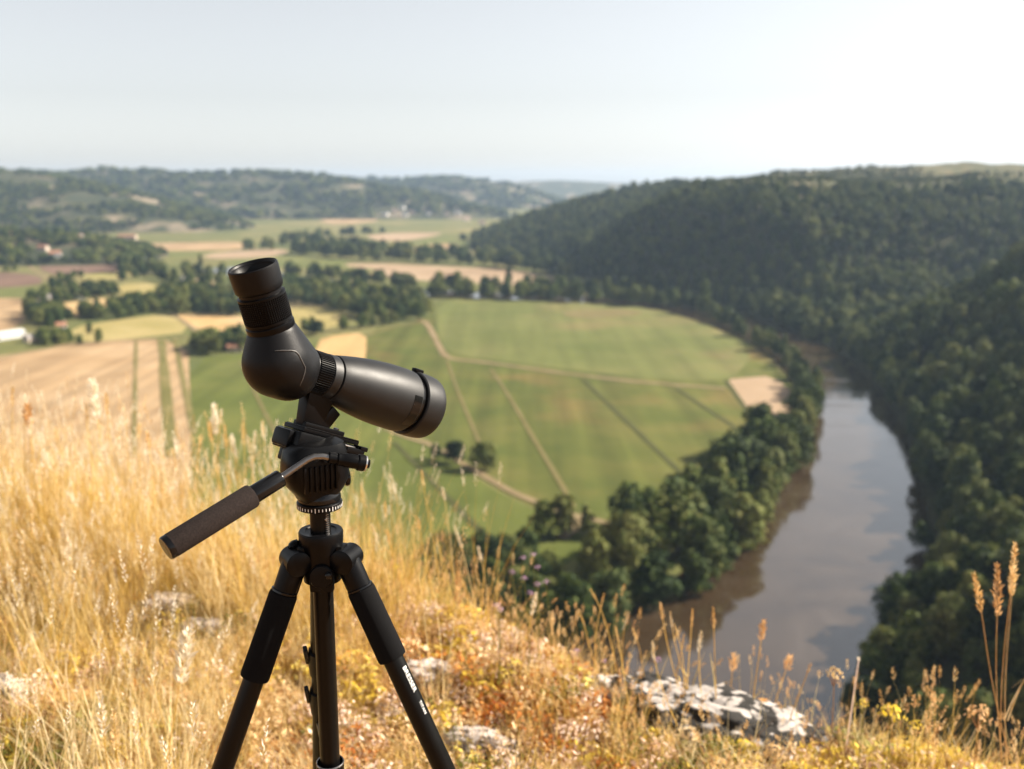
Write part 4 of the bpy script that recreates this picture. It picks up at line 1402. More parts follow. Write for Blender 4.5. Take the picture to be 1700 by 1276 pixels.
# legs
hz = zpix(922)
def make_leg(az, kind, tan, s1=.17):
    SPREAD = math.atan(tan)
    rad_ = Vector((math.sin(az), math.cos(az), 0))
    tan_ = Vector((math.cos(az), -math.sin(az), 0))
    hub = Vector((AXx, AXy, hz)) + rad_ * .040
    d = (rad_ * math.sin(SPREAD) + Vector((0, 0, -1)) * math.cos(SPREAD)).normalized()
    F = frame(hub, d, tan_)
    Lg = (hub.z - foot_z - .012) / math.cos(SPREAD)
    mb = MB()
    if kind == 'rear':
        mb.lathe([(.0135, .03), (.0138, .032), (.0138, .262), (.013, .264)], F, 32)
    else:
        mb.lathe([(.0148, .03), (.0152, .032), (.0155, .44), (.015, .442)], F, 36)
    leg = wbuild(mb, 'leg', M_anod, tripod)
    mb = MB()
    mb.lathe([(.0165, -.0195), (.0180, -.0185), (.0180, .0185), (.0165, .0195)], frame(hub, tan_, d), 40)
    mb.box((.020, .024, .040), Matrix.Translation(hub - rad_ * .014 + Vector((0, 0, .001))) @ Matrix.Rotation(-az, 4, 'Z') , .003)
    wbuild(mb, 'hinge', M_black, leg)
    mb = MB()
    mb.lathe([(.0175, .004), (.0178, .012), (.0172, .046), (.0166, .052)], F, 36)
    mb.box((.010, .006, .040), F @ Matrix.Translation((0, .0165, .026)), .002)
    wbuild(mb, 'yoke', M_black, leg)
    if kind != 'rear':
        mb = MB()
        mb.lathe([(.0165, .048), (.0196, .049), (.0205, .053), (.0208, .120), (.0212, s1 - .003), (.0205, s1), (.0158, s1 + .001)], F, 44)
        wbuild(mb, 'foam_sleeve', M_foam, leg)
        mb = MB(); mb.lathe([(.0180, .044), (.0192, .045), (.0192, .0475), (.018, .0485)], F, 36)
        wbuild(mb, 'sleeve_ring', M_gloss, leg)
        stops = [.44, .74]
        radii = [.0155, .0125, .0098]
    else:
        stops = [.235, .335]
        radii = [.0138, .0122, .0108]
    for i, s in enumerate(stops):
        r0 = radii[i]
        mb = MB()
        mb.lathe([(r0, s - .004), (r0 + .0032, s - .002), (r0 + .0034, s + .030), (r0 + .001, s + .055), (radii[i + 1], s + .057)], F, 32)
        cl = wbuild(mb, 'leg_clamp', M_black, leg)
        mb = MB()
        sd = -1
        mb.box((.0075, .012, .034), F @ Matrix.Translation((sd * (r0 + .0065), 0, s + .006)) @ Matrix.Rotation(R(8), 4, 'Y'), .0025)
        wbuild(mb, 'clamp_lever', M_gloss, cl)
        e = stops[i + 1] if i + 1 < len(stops) else Lg
        mb = MB(); mb.lathe([(radii[i + 1], s + .03), (radii[i + 1], e)], F, 28)
        wbuild(mb, 'lower_tube', M_anod, leg)
    mb = MB(); mb.lathe([(.011, Lg - .03), (.0135, Lg - .028), (.0145, Lg - .004), (.012, Lg + .003), (.004, Lg + .005)], F, 28)
    wbuild(mb, 'rubber_foot', M_foam, leg)
    return leg, F
leg_l, F_l = make_leg(R(240), 'near', .41, .178)
leg_r, F_r = make_leg(R(107), 'near', .47, .160)
leg_b, F_b = make_leg(R(-16), 'rear', .44)
# lettering down the right leg
def letters(txt, size, F, along, ang, r, parent):
    cu = bpy.data.curves.new('lettering', 'FONT')
    cu.body = txt; cu.size = size; cu.extrude = .0002
    cu.align_x = 'LEFT'; cu.align_y = 'CENTER'
    cu.space_character = 1.06
    t = bpy.data.objects.new('lettering', cu)
    COL.objects.link(t)
    dg = bpy.context.evaluated_depsgraph_get()
    me = bpy.data.meshes.new_from_object(t.evaluated_get(dg))
    bpy.data.objects.remove(t)
    for v in me.vertices:                      # wrap the print round the tube
        x, y, z = v.co
        a = ang - y / r
        v.co = Vector((math.cos(a) * (r + .0002 + z), math.sin(a) * (r + .0002 + z), along + x))
    me.materials.clear(); me.materials.append(M_mark)
    me.name = 'lettering'
    o = bpy.data.objects.new('lettering', me)
    COL.objects.link(o)
    o.matrix_basis = F
    put_under(o, parent, True)
    return o
Fi = F_r.to_3x3().inverted()
mid = F_r @ Vector((0, 0, .26))
vdir = Fi @ (CAMP - mid).normalized()
rdir = Fi @ RIGHT
a0 = math.atan2(vdir.y, vdir.x); a1 = math.atan2(rdir.y, rdir.x)
dlt = (a1 - a0 + math.pi) % (2 * math.pi) - math.pi
ang = a0 + dlt * .50
letters('BRESSER', .0105, F_r, .176, ang, .01535, leg_r)
letters('TITAN', .0070, F_r, .232, ang, .01535, leg_r)
# spreader at the foot of the column
mb = MB()
sz = zpix(1268)
mb.lathe([(.0155, sz - .030), (.0205, sz - .029), (.0210, sz + .004), (.0190, sz + .0045), (.0170, sz - .004)], T, 48, caps=False)
spreader = wbuild(mb, 'spreader_ring', M_black, tripod)
mb = MB(); mb.lathe([(.0211, sz + .0020), (.0214, sz + .0036), (.0205, sz + .0052), (.0196, sz + .0044)], T, 48, caps=False)
wbuild(mb, 'ring_rim', M_steel, spreader)
for az, F in ((R(240), F_l), (R(107), F_r), (R(-16), F_b)):
    rad_ = Vector((math.sin(az), math.cos(az), 0))
    a = Vector((AXx, AXy, sz - .018)) + rad_ * .02
    s = (hz - (sz - .045)) * 1.09
    b = F @ Vector((0, 0, s))
    m_ = MB(); m_.tube([a, b], .0055, 10)
    wbuild(m_, 'spreader_arm', M_anod, spreader)

# ------------------------------------------------------------------ rocks
def rock_mat(name, base, lichen, amount):
    m, nt, out = new_mat(name)
    b = N(nt, 'ShaderNodeBsdfPrincipled')
    b.inputs['Roughness'].default_value = .92
    b.inputs['Specular IOR Level'].default_value = .2
    n1 = noise_node(nt, 9, 6)
    r1 = ramp(nt, n1.outputs['Fac'], [(.3, Vector(base) * .72), (.5, base), (.7, Vector(base) * 1.18)])
    n2 = noise_node(nt, 7, 5, .6)
    tcv = N(nt, 'ShaderNodeTexCoord')
    wv = N(nt, 'ShaderNodeVectorMath', operation='MULTIPLY_ADD')       # crusts with ragged outlines
    nw = noise_node(nt, 22, 3)
    nt.links.new(nw.outputs['Color'], wv.inputs[0]); wv.inputs[1].default_value = (.05, .05, .05)
    nt.links.new(tcv.outputs['Object'], wv.inputs[2])
    vo = N(nt, 'ShaderNodeTexVoronoi')
    vo.inputs['Scale'].default_value = 24
    nt.links.new(wv.outputs[0], vo.inputs['Vector'])
    sm = N(nt, 'ShaderNodeMath', operation='MULTIPLY_ADD')
    nt.links.new(vo.outputs['Distance'], sm.inputs[0]); sm.inputs[1].default_value = .45
    nt.links.new(n2.outputs['Fac'], sm.inputs[2])
    mr = N(nt, 'ShaderNodeMapRange')
    mr.inputs['From Min'].default_value = amount; mr.inputs['From Max'].default_value = amount + .07
    nt.links.new(sm.outputs[0], mr.inputs['Value'])
    mx = N(nt, 'ShaderNodeMixRGB')
    nt.links.new(mr.outputs[0], mx.inputs[0]); nt.links.new(r1.outputs[0], mx.inputs[1])
    mx.inputs[2].default_value = (*lichen, 1)
    n3 = noise_node(nt, 5, 4)
    m2 = N(nt, 'ShaderNodeMapRange')
    m2.inputs['From Min'].default_value = .64; m2.inputs['From Max'].default_value = .70
    nt.links.new(n3.outputs['Fac'], m2.inputs['Value'])
    my = N(nt, 'ShaderNodeMixRGB')
    nt.links.new(m2.outputs[0], my.inputs[0]); nt.links.new(mx.outputs[0], my.inputs[1])
    my.inputs[2].default_value = (.30, .14, .03, 1)
    nt.links.new(my.outputs[0], b.inputs['Base Color'])
    bp = N(nt, 'ShaderNodeBump')
    bp.inputs['Strength'].default_value = .7; bp.inputs['Distance'].default_value = .02
    nt.links.new(n2.outputs['Fac'], bp.inputs['Height'])
    nt.links.new(bp.outputs[0], b.inputs['Normal'])
    nt.links.new(b.outputs[0], out.inputs['Surface'])
    return m
M_rock = rock_mat('lichened limestone', (.37, .335, .31), (.030, .028, .026), .675)
M_rock_pale = rock_mat('pale limestone', (.46, .39, .34), (.09, .07, .06), .80)

def ground_hit(px, py):
    v = RIGHT * ((px - 850) / FPX) + UP * ((638 - py) / FPX) + FWD
    d = np.linspace(1.2, 14, 1500)
    h = top_h(v.x * d, v.y * d)
    z = CAM_Z + v.z * d
    k = int(np.argmax(z < h))
    return Vector((v.x * d[k], v.y * d[k], float(h[k])))

ROCKS = []
def rock(px, py, sx, sy, sz, seed, mat, label, rz=0.0, sink=.35, group=None):
    p = ground_hit(px, py)
    ROCKS.append((p.x, p.y, sx, sy, rz))
    bm = bmesh.new()
    bmesh.ops.create_icosphere(bm, subdivisions=5, radius=1)
    for v in bm.verts:
        c = v.co.copy()
        q = c * 1.6 + Vector((seed * 3.1, 0, 0))
        r = 1 + .26 * mnoise.noise(q) + .16 * mnoise.noise(q * 2.6) + .15 * mnoise.noise(q * 5.5) + .13 * abs(mnoise.noise(q * 11))
        v.co = Vector((c.x * r * sx, c.y * r * sy, c.z * r * sz))
    me = bpy.data.meshes.new('limestone_rock')
    bm.to_mesh(me); bm.free()
    me.shade_smooth()
    me.materials.append(mat)
    o = bpy.data.objects.new('limestone_rock', me)
    COL.objects.link(o)
    o.location = (p.x, p.y, p.z + sz * (1 - 2 * sink) * .5)
    o.rotation_euler = (R(-8), R(8), rz)
    return tag(o, label, 'rock', group)
rock(1200, 1228, .36, .19, .095, 1, M_rock, 'largest limestone rock, knobbly with black lichen, at the cliff edge before the river', R(-22), .26)
rock(1025, 1165, .15, .10, .060, 2, M_rock_pale, 'pale low rock running left from the big lichened rock', R(-5))
rock(1345, 1225, .12, .09, .050, 3, M_rock_pale, 'streaked pale rock at the right foot of the big lichened rock', R(-35))
rock(1095, 1125, .16, .09, .060, 4, M_rock_pale, 'pinkish pale rock behind the big lichened rock', R(5))
rock(640, 955, .17, .10, .075, 5, M_rock_pale, 'long cream rock at the brink just right of the tripod crown', R(-30), .2)
rock(285, 1014, .12, .09, .050, 6, M_rock_pale, 'pale rock in the tall grass below the handle grip', R(10), .42)
rock(345, 1052, .09, .07, .040, 7, M_rock_pale, 'flat pale stone between the grip and the left tripod leg', R(-10), .45)
rock(715, 1125, .10, .07, .045, 8, M_rock_pale, 'small pale stone beside the lettering of the right tripod leg', R(15), .3)
rock(795, 1240, .09, .07, .040, 9, M_rock_pale, 'whitish stone near the bottom right of the tripod', R(0), .3)
rock(1535, 1232, .11, .07, .045, 10, M_rock_pale, 'small pale rock low at the right end of the cliff edge', R(-20), .3)
rock(5, 1160, .07, .06, .05, 11, M_rock_pale, 'pale stone cut by the left border among golden grass', R(0), .3)
rock(1180, 1255, .07, .05, .03, 12, M_rock_pale, 'little pale stone just below the big lichened rock', R(20), .3)

# ------------------------------------------------------------------ grass and herbs
G_STRAW = leafy('golden straw', [(.36, .21, .04), (.66, .45, .12), (.84, .66, .28)], .55, 3, .5, .55)
G_PALE = leafy('bleached straw', [(.54, .40, .17), (.76, .60, .32), (.86, .75, .50)], .55, 3, .5, .55)
G_BROWN = leafy('withered brown', [(.12, .055, .022), (.30, .15, .055), (.48, .28, .11)], .3, 5, .6)
G_GREEN = leafy('dull green blades', [(.10, .11, .02), (.20, .20, .045), (.34, .31, .09)], .4, 5, .5)
G_YELLOW = leafy('yellow stonecrop', [(.52, .36, .04), (.72, .55, .10), (.84, .72, .24)], .35, 6, .6)
G_ORANGE = leafy('rusty orange herb', [(.36, .10, .02), (.60, .22, .045), (.74, .40, .10)], .35, 6, .6)
G_TAN = leafy('tan dry herb', [(.52, .33, .15), (.76, .54, .29), (.87, .70, .46)], .35, 6, .6)
G_PINK = leafy('pale pink dry bloom', [(.62, .42, .30), (.80, .62, .50), (.88, .77, .70)], .35, 6, .6)
G_SEED = leafy('straw seed head', [(.50, .28, .09), (.66, .43, .18), (.78, .60, .34)], .40, 40, .5, .55)
G_SEED_PALE = leafy('silky seed head', [(.66, .54, .36), (.78, .69, .53), (.86, .80, .68)], .40, 40, .4, .5)
G_SEED_ORANGE = leafy('tawny seed head', [(.46, .24, .09), (.64, .38, .16), (.76, .52, .28)], .42, 40, .4, .55)
G_PURPLE = leafy('lilac petals', [(.36, .20, .36), (.52, .32, .50), (.66, .48, .62)], .35, 60, .4)
G_FLOWER = leafy('yellow petals', [(.66, .44, .03), (.80, .60, .06), (.86, .72, .20)], .35, 60, .4)

def blade(mb, p, h, w, lean, az, curl, n=4):
    vs = []
    px_, py_, pz_ = p
    side_ = (-math.sin(az), math.cos(az))
    for i in range(n + 1):
        f = i / n
        d = lean * h * f + curl * h * f * f
        ww = w * (1 - f ** 2 * .85) * .5
        z = pz_ + h * f * (1 - .25 * abs(curl) * f)
        c = (px_ + math.cos(az) * d, py_ + math.sin(az) * d)
        vs.append((c[0] - side_[0] * ww, c[1] - side_[1] * ww, z))
        vs.append((c[0] + side_[0] * ww, c[1] + side_[1] * ww, z))
    mb.add(vs, [(2 * i, 2 * i + 1, 2 * i + 3, 2 * i + 2) for i in range(n)])
    return (c[0], c[1], z), az

def ear(mb, tip, ax, L, r, n, rr, drop=0.0):
    """a seed head: many small pointed scales round an axis that ends at tip"""
    tip = Vector(tip); ax = Vector(ax).normalized()
    u = ax.orthogonal().normalized(); w = ax.cross(u)
    for i in range(n):
        f = (i + rr.random()) / n
        a = i * 2.4 + rr.random()
        env = math.sin(math.pi * min(1, .12 + .88 * f) ** .75) * .9 + .12
        out = u * math.cos(a) + w * math.sin(a)
        b = tip - ax * L * (1 - f) + Vector((0, 0, -drop * L * f * f)) + out * r * env * .35
        d = (ax * 1.0 + out * .75 * rr.uniform(.5, 1.5)).normalized()
        l = r * rr.uniform(1.4, 2.7) * (.6 + .4 * env)
        s = d.cross(Vector((rr.uniform(-1, 1), rr.uniform(-1, 1), rr.uniform(-1, 1)))).normalized() * r * .26
        mb.add([b, b + d * l * .45 + s, b + d * l, b + d * l * .45 - s], [(0, 1, 2, 3)])

def tuft(seed, n, h0, h1, w, spread, lean, curl, ears=0, el=.06):
    rr = random.Random(seed)
    mb = MB(); eb = MB()
    for i in range(n):
        a = rr.uniform(0, 6.28); d = spread * math.sqrt(rr.random())
        tip, az = blade(mb, (math.cos(a) * d, math.sin(a) * d, -.02), rr.uniform(h0, h1), w * rr.uniform(.6, 1.3), rr.uniform(0, lean), rr.uniform(0, 6.28), rr.uniform(-.1, curl))
    for i in range(ears):
        a = rr.uniform(0, 6.28); d = spread * math.sqrt(rr.random())
        h = rr.uniform(h1 * .95, h1 * 1.45)
        tip, az = blade(mb, (math.cos(a) * d, math.sin(a) * d, -.02), h, w * .8, rr.uniform(0, lean * .5), rr.uniform(0, 6.28), rr.uniform(0, curl * .35), 6)
        ear(eb, Vector(tip) + Vector((0, 0, el * .6)), (math.cos(az) * .25, math.sin(az) * .25, 1), el * rr.uniform(.8, 1.3), .0045, 22, rr)
    return mb, eb

def tuft_src(mb, eb, m1, m2):
    n1 = len(mb.f)
    k = len(mb.v)
    me = bpy.data.meshes.new('tuft')
    me.from_pydata(mb.v + eb.v, [], mb.f + [tuple(i + k for i in f) for f in eb.f])
    me.materials.append(m1); me.materials.append(m2)
    mi = np.zeros(len(me.polygons), np.int32); mi[n1:] = 1
    me.polygons.foreach_set('material_index', mi)
    return source('tuft_source', me)

def herb(seed, n, h, spread, leaf, mat, stemmat, flower=None):
    """a low plant: many small leaves on short stems"""
    rr = random.Random(seed)
    mb = MB(); eb = MB()
    for i in range(n):
        a = rr.uniform(0, 6.28); d = spread * math.sqrt(rr.random())
        z = h * rr.uniform(.15, 1) * (1 - .5 * (d / spread) ** 2)
        c = Vector((math.cos(a) * d, math.sin(a) * d, z))
        nrm = Vector((rr.uniform(-1, 1), rr.uniform(-1, 1), rr.uniform(.2, 1.4))).normalized()
        u = nrm.orthogonal().normalized(); w = nrm.cross(u)
        an = rr.uniform(0, 6.28)
        u, w = u * math.cos(an) + w * math.sin(an), w * math.cos(an) - u * math.sin(an)
        s = leaf * rr.uniform(.5, 1.3)
        eb.add([c - u * s * .5, c + w * s * .28, c + u * s * .6, c - w * s * .28], [(0, 1, 2, 3)])
        if i % 5 == 0:
            blade(mb, (c.x * .6, c.y * .6, -.01), z, .0018, rr.uniform(0, .3), math.atan2(c.y, c.x), 0, 2)
    return tuft_src(mb, eb, stemmat, mat)

T_THATCH = [tuft_src(*tuft(i, 60, .03, .12, .0020, .06, .9, .9), G_STRAW if i % 2 else G_PALE, G_SEED) for i in range(4)]
T_TALL = [tuft_src(*tuft(20 + i, 26, .10, .38, .0026, .07, .5, .6, 3, .06), G_STRAW, [G_SEED, G_SEED_PALE][i % 2]) for i in range(4)]
T_PALE = [tuft_src(*tuft(40 + i, 18, .12, .40, .0036, .05, .5, .6, 3, .05), G_PALE, G_SEED_PALE) for i in range(3)]
T_EAR = [tuft_src(*tuft(140 + i, 3, .1, .3, .003, .04, .4, .4, 4, .085), G_PALE, [G_SEED_PALE, G_SEED][i % 2]) for i in range(4)]
T_BROWN = [tuft_src(*tuft(60 + i, 30, .03, .12, .0024, .06, .9, .8), G_BROWN, G_BROWN) for i in range(2)]
T_GREEN = [tuft_src(*tuft(80 + i, 40, .04, .15, .0026, .05, .7, .7), G_GREEN, G_GREEN) for i in range(2)]
T_FINE = [tuft_src(*tuft(160 + i, 4, .1, .22, .0018, .05, .5, .4, 4, .030), G_STRAW, [G_SEED, G_SEED_ORANGE][i % 2]) for i in range(4)]
H_SRC = [herb(1, 110, .07, .07, .020, G_YELLOW, G_BROWN), herb(2, 110, .06, .07, .018, G_ORANGE, G_BROWN), herb(3, 100, .07, .06, .018, G_PINK, G_BROWN),
         herb(4, 110, .06, .07, .018, G_GREEN, G_BROWN), herb(5, 90, .06, .06, .014, G_BROWN, G_BROWN), herb(6, 100, .08, .05, .016, G_PINK, G_GREEN), herb(7, 110, .07, .07, .018, G_TAN, G_BROWN), herb(8, 110, .05, .08, .018, G_TAN, G_STRAW)]

def spread_pts(n, seed, dens):
    """places on the hilltop, thinned by dens(x, y) in 0..1"""
    r = np.random.default_rng(seed)
    x = r.uniform(-6.0, 3.2, n * 4); y = r.uniform(1.1, 9.0, n * 4)
    s = y - edge_y(x)
    px = 850 + FPX * x / np.maximum(y * math.cos(PITCH) + .3, .3)
    ok = (s < .2) & (px > -260) & (px < 1960)
    x, y = x[ok], y[ok]
    k = r.random(len(x)) < dens(x, y)
    x, y = x[k][:n], y[k][:n]
    # none right in the tripod's column of air nearest the camera
    z = top_h(x, y)
    for (rx, ry, ra, rb, rz) in ROCKS:
        u = (x - rx) * math.cos(rz) + (y - ry) * math.sin(rz); v = -(x - rx) * math.sin(rz) + (y - ry) * math.cos(rz)
        k = (u / ra) ** 2 + (v / rb) ** 2 > .8 + .25 * r.random(len(x))
        x, y, z = x[k], y[k], z[k]
    return np.stack([x, y, z], 1), r

def leftness(x, y):
    """1 in the tall grass on the left, 0 in the low herbs on the right"""
    a = np.arctan2(x, y)
    px = 850 + 1650 * np.tan(a)
    return np.clip((760 - px + (fbm(x * 1.3, y * 1.3, 15, 2) - .5) * 420) / 420, 0, 1)

def place(name, srcs, n, seed, dens, smin, smax, tilt, label):
    p, r = spread_pts(n, seed, dens)
    m = len(p)
    e = np.stack([r.normal(size=m) * tilt, r.normal(size=m) * tilt, r.uniform(0, 6.28, m)], 1)
    s = r.uniform(smin, smax, m)
    sc = np.stack([s, s, s * r.uniform(.8, 1.25, m)], 1)
    return scatter(name, p, e, sc, r.integers(0, len(srcs), m), srcs, label, 'grass')

near = lambda x, y: np.clip((y - 1.3) / .8, 0, 1)
place('dry_thatch', T_THATCH, 9000, 1, lambda x, y: (.30 + .45 * leftness(x, y)) * np.clip((fbm(x * 2.6, y * 2.6, 47, 2) - .28) * 4, .2, 1), .8, 1.3, .2, 'matted golden dry grass covering the hilltop')
place('tall_dry_grass', T_TALL, 4000, 2, lambda x, y: leftness(x, y) ** 1.4 * (.06 + .94 * np.clip((y - 2.7) / 1.0, 0, 1)) * np.clip((fbm(x * 2.2, y * 2.2, 44, 2) - .30) * 4, .15, 1), .75, 1.25, .14, 'tall golden grass with seed heads on the left of the hilltop')
place('bleached_grass', T_PALE, 1500, 3, lambda x, y: leftness(x, y) ** 2 * (fbm(x * 2, y * 2, 3, 2) > .52), .75, 1.2, .16, 'bleached pale grass tufts among the golden grass')
place('seed_stalks', T_EAR, 900, 14, lambda x, y: leftness(x, y) ** 1.3 * np.clip((y - 2.2) / 1.0, .15, 1), .7, 1.25, .2, 'pale seed stalks standing among the golden grass')
place('withered_tufts', T_BROWN, 3000, 4, lambda x, y: .9 - .25 * leftness(x, y), .7, 1.3, .25, 'withered brown tufts close to the ground')
place('green_tufts', T_GREEN, 800, 5, lambda x, y: (fbm(x * 1.6, y * 1.6, 33, 2) > .54) * (.3 + .5 * leftness(x, y)), .6, 1.1, .2, 'dull green tufts among the dry grass')
place('fine_stems', T_FINE, 2800, 15, lambda x, y: (1 - .6 * leftness(x, y)) * (.35 + .65 * (y > edge_y(x) - .9)), .5, 1.1, .25, 'fine dry stems with small ears among the low herbs')
# low herbs: yellow and rusty stonecrop, pale dry blooms
hp_, r = spread_pts(7500, 6, lambda x, y: 1.0 - .72 * leftness(x, y))
m = len(hp_)
f1 = fbm(hp_[:, 0] * 1.7, hp_[:, 1] * 1.7, 71, 3); f2 = fbm(hp_[:, 0] * 2.1, hp_[:, 1] * 2.1, 72, 3)
pick = np.where(f1 > .67, 1, np.where(f1 < .38, 0, np.where(f2 > .58, 2, np.where(f2 < .40, 3, 6 + (r.random(m) < .5)))))
swap = r.random(m) < .55
pick = np.where(swap, r.choice(8, m, p=[.14, .06, .16, .08, .10, .12, .19, .15]), pick)
e = np.stack([r.normal(size=m) * .25, r.normal(size=m) * .25, r.uniform(0, 6.28, m)], 1)
s = r.uniform(.55, 1.25, m)
scatter('low_herbs', hp_, e, np.stack([s, s, s], 1), pick, H_SRC, 'low yellow, rusty and pale pink herbs covering the cliff edge', 'herbs')

# ------------------------------------------------------------------ single stalks and flowers
def by_top(px, py, h):
    """where a plant h high must stand for its tip to be seen at this point of the photograph"""
    best = None
    for d in np.linspace(1.6, 9, 400):
        t = P(px, py, d)
        gz = float(top_h(t.x, t.y))
        err = abs(t.z - gz - h)
        if best is None or err < best[0]: best = (err, t, gz)
        if err < .02: break
    return best[1], Vector((best[1].x, best[1].y, best[1].z - h if best[0] > .05 else best[2]))

def stalk(px, py, h, label, lean=(0.0, 0.0), el=.07, er=.006, n=46, mat=G_SEED, stem=G_STRAW, nod=0.0, sw=.0014, group=None, name='grass_stalk', cat='grass stalk', seed=None, bend=.0):
    tip, base = by_top(px, py, h)
    base = base + Vector((lean[0], lean[1], 0))
    base.z = float(top_h(base.x, base.y))
    e = empty(name, base, label, cat, group)
    rr = random.Random(int(px * 7 + py * 13) if seed is None else seed)
    v = tip - base
    pts = []
    k = 9
    for i in range(k + 1):
        f = i / k
        q = v * f + Vector((bend * math.sin(math.pi * f), 0, 0))
        if f > .7: q = q + Vector((nod * (f - .7) ** 2 * 2, 0, -abs(nod) * (f - .7) ** 2 * 1.2))
        pts.append(q)
    mb = MB(); mb.tube(pts, [sw * (1.25 - .6 * i / k) for i in range(k + 1)], 6)
    mb.build('stem', stem, e)
    eb = MB()
    ax = (pts[-1] - pts[-2]).normalized()
    ear(eb, pts[-1], ax, el, er, n, rr, abs(nod) * .8)
    eb.build('seed_head', mat, e, smooth=False)
    if rr.random() < .7:
        lb = MB()
        f = rr.uniform(.25, .5)
        q = v * f
        blade(lb, q, h * .3, .003, rr.uniform(.4, .9), rr.uniform(0, 6.28), .5, 5)
        lb.build('leaf', stem, e)
    return e

gl = 'stalks standing out of the golden grass'
ll = 'ripe narrow eared stalk above the golden grass on the left'
for (px, py, h) in [(40, 655, .70), (52, 690, .66), (18, 640, .74), (95, 705, .62), (140, 668, .70), (173, 650, .72), (208, 668, .68), (228, 700, .64), (246, 716, .62), (268, 735, .58), (290, 742, .56), (330, 720, .58), (345, 700, .6), (364, 676, .63), (375, 705, .60), (388, 718, .58), (404, 700, .60), (412, 722, .58), (424, 716, .58), (436, 700, .6), (448, 726, .57), (120, 740, .6), (70, 745, .6)]:
    stalk(px, py, h, ll, (random.uniform(-.06, .06), random.uniform(-.08, .08)), random.uniform(.06, .10), random.uniform(.006, .009), 52, [G_SEED, G_SEED_PALE, G_SEED][int(px) % 3], G_STRAW, random.uniform(-.06, .06), group=gl)
stalk(155, 632, .78, 'tallest plume like stalk standing out of the golden grass on the left', (.02, 0), .16, .016, 110, G_SEED_PALE, G_STRAW)
stalk(45, 672, .70, 'tawny orange plume near the left border above the golden grass', (.02, 0), .09, .014, 70, G_SEED_ORANGE, G_STRAW)
stalk(355, 672, .64, 'thick pale double eared stalk left of the telescope, against the green field', (.01, 0), .13, .013, 90, G_SEED_PALE, G_PALE)
stalk(290, 728, .55, 'arching pale stalk nodding left of the telescope against the green field', (.10, 0), .09, .009, 60, G_SEED_PALE, G_PALE, .0, bend=.0)
# near stalks in sharper focus
stalk(312, 1052, .52, 'silky pale plume leaning right, nearest the left tripod leg', (-.10, -.05), .125, .016, 110, G_SEED_PALE, G_STRAW, seed=3, sw=.0016)
stalk(154, 852, .62, 'single long stalk slanting across the golden grass left of the handle grip', (-.17, -.12), .045, .005, 26, G_SEED_PALE, G_STRAW, seed=4, sw=.0016)
stalk(165, 1148, .40, 'left stalk of the three upright pale ears at the bottom left', (.02, -.03), .11, .007, 60, G_SEED_PALE, G_STRAW, seed=5)
stalk(188, 1178, .38, 'middle stalk of the three upright pale ears at the bottom left', (.01, -.03), .10, .007, 60, G_SEED, G_STRAW, seed=6)
stalk(223, 1178, .38, 'white stalk of the three upright pale ears at the bottom left, closest to the tripod', (.01, -.02), .09, .007, 50, G_SEED_PALE, G_PALE, seed=7)
# right of the tripod against the green field
mids = [(598, 800, .42, 'stalk right beside the tripod head against the green field'), (652, 786, .50, 'tall curved stalk between tripod and the three round trees'), (698, 780, .50, 'upright stalk with a long ear below the three round trees'),
        (737, 808, .48, 'upright thin stalk right of the one below the three round trees'), (692, 858, .42, 'short stalk with a bent ear below the telescope lens'), (758, 872, .42, 'pale stalk before the dark wood below the green field'),
        (637, 832, .46, 'slanting bleached stalk above the long cream rock'), (620, 868, .36, 'little golden stalk above the long cream rock'), (640, 878, .36, 'faint thin stalk leaning left over the cream rock'), (796, 905, .30, 'tiny golden stalk before the cliff foot trees')]
for i, (px, py, h, lb) in enumerate(mids):
    stalk(px, py, h, lb, (.05 + .02 * (i % 3), .02), random.uniform(.05, .085), .0055, 40, [G_SEED, G_SEED_PALE][i % 2], [G_STRAW, G_PALE][i % 2], -.03 if i % 2 else .02, seed=50 + i)
stalk(890, 985, .30, 'pale feathery ear leaning right in the middle of the cliff edge', (-.06, -.02), .075, .007, 60, G_SEED_PALE, G_STRAW, seed=61)
stalk(762, 952, .34, 'branched golden ear right of the tripod in the low herbs', (-.02, 0), .11, .010, 60, G_SEED_ORANGE, G_STRAW, seed=62)
gr2 = 'stalks along the cliff edge above the river'
for i, (px, py) in enumerate([(985, 975), (1003, 985), (1040, 1012), (1055, 1040), (1096, 1000), (1108, 1012), (1124, 1032), (1150, 1010), (1160, 1045), (1140, 1050), (1022, 1040), (1078, 1060), (965, 1010)]):
    stalk(px, py, random.uniform(.20, .34), 'tawny grass stalk on the cliff edge below the riverside trees', (random.uniform(-.04, .14), 0), random.uniform(.035, .08), random.uniform(.003, .0055), 34, [G_SEED, G_SEED_ORANGE, G_SEED_PALE][i % 3], G_STRAW, .05 * (i % 3 - 1), group=gr2, bend=random.uniform(-.02, .02))
for i, (px, py, lb) in enumerate([(1184, 1008, 'slim tawny stalk left of the big lichened rock against the river'), (1268, 1030, 'tallest branched stalk behind the big lichened rock against the river'), (1218, 1088, 'short bushy ear behind the top of the big lichened rock'),
                                  (1312, 1090, 'leaning tawny ear right of the top of the big lichened rock'), (1346, 1102, 'faint thin stalk against the river near the right bank')]):
    stalk(px, py, [.34, .36, .24, .26, .22][i], lb, ([.03, -.03, -.01, -.07, -.08][i], 0), [.07, .07, .06, .05, .03][i], [.005, .009, .010, .010, .004][i], [36, 50, 50, 50, 20][i], G_SEED_ORANGE, G_STRAW, seed=70 + i)
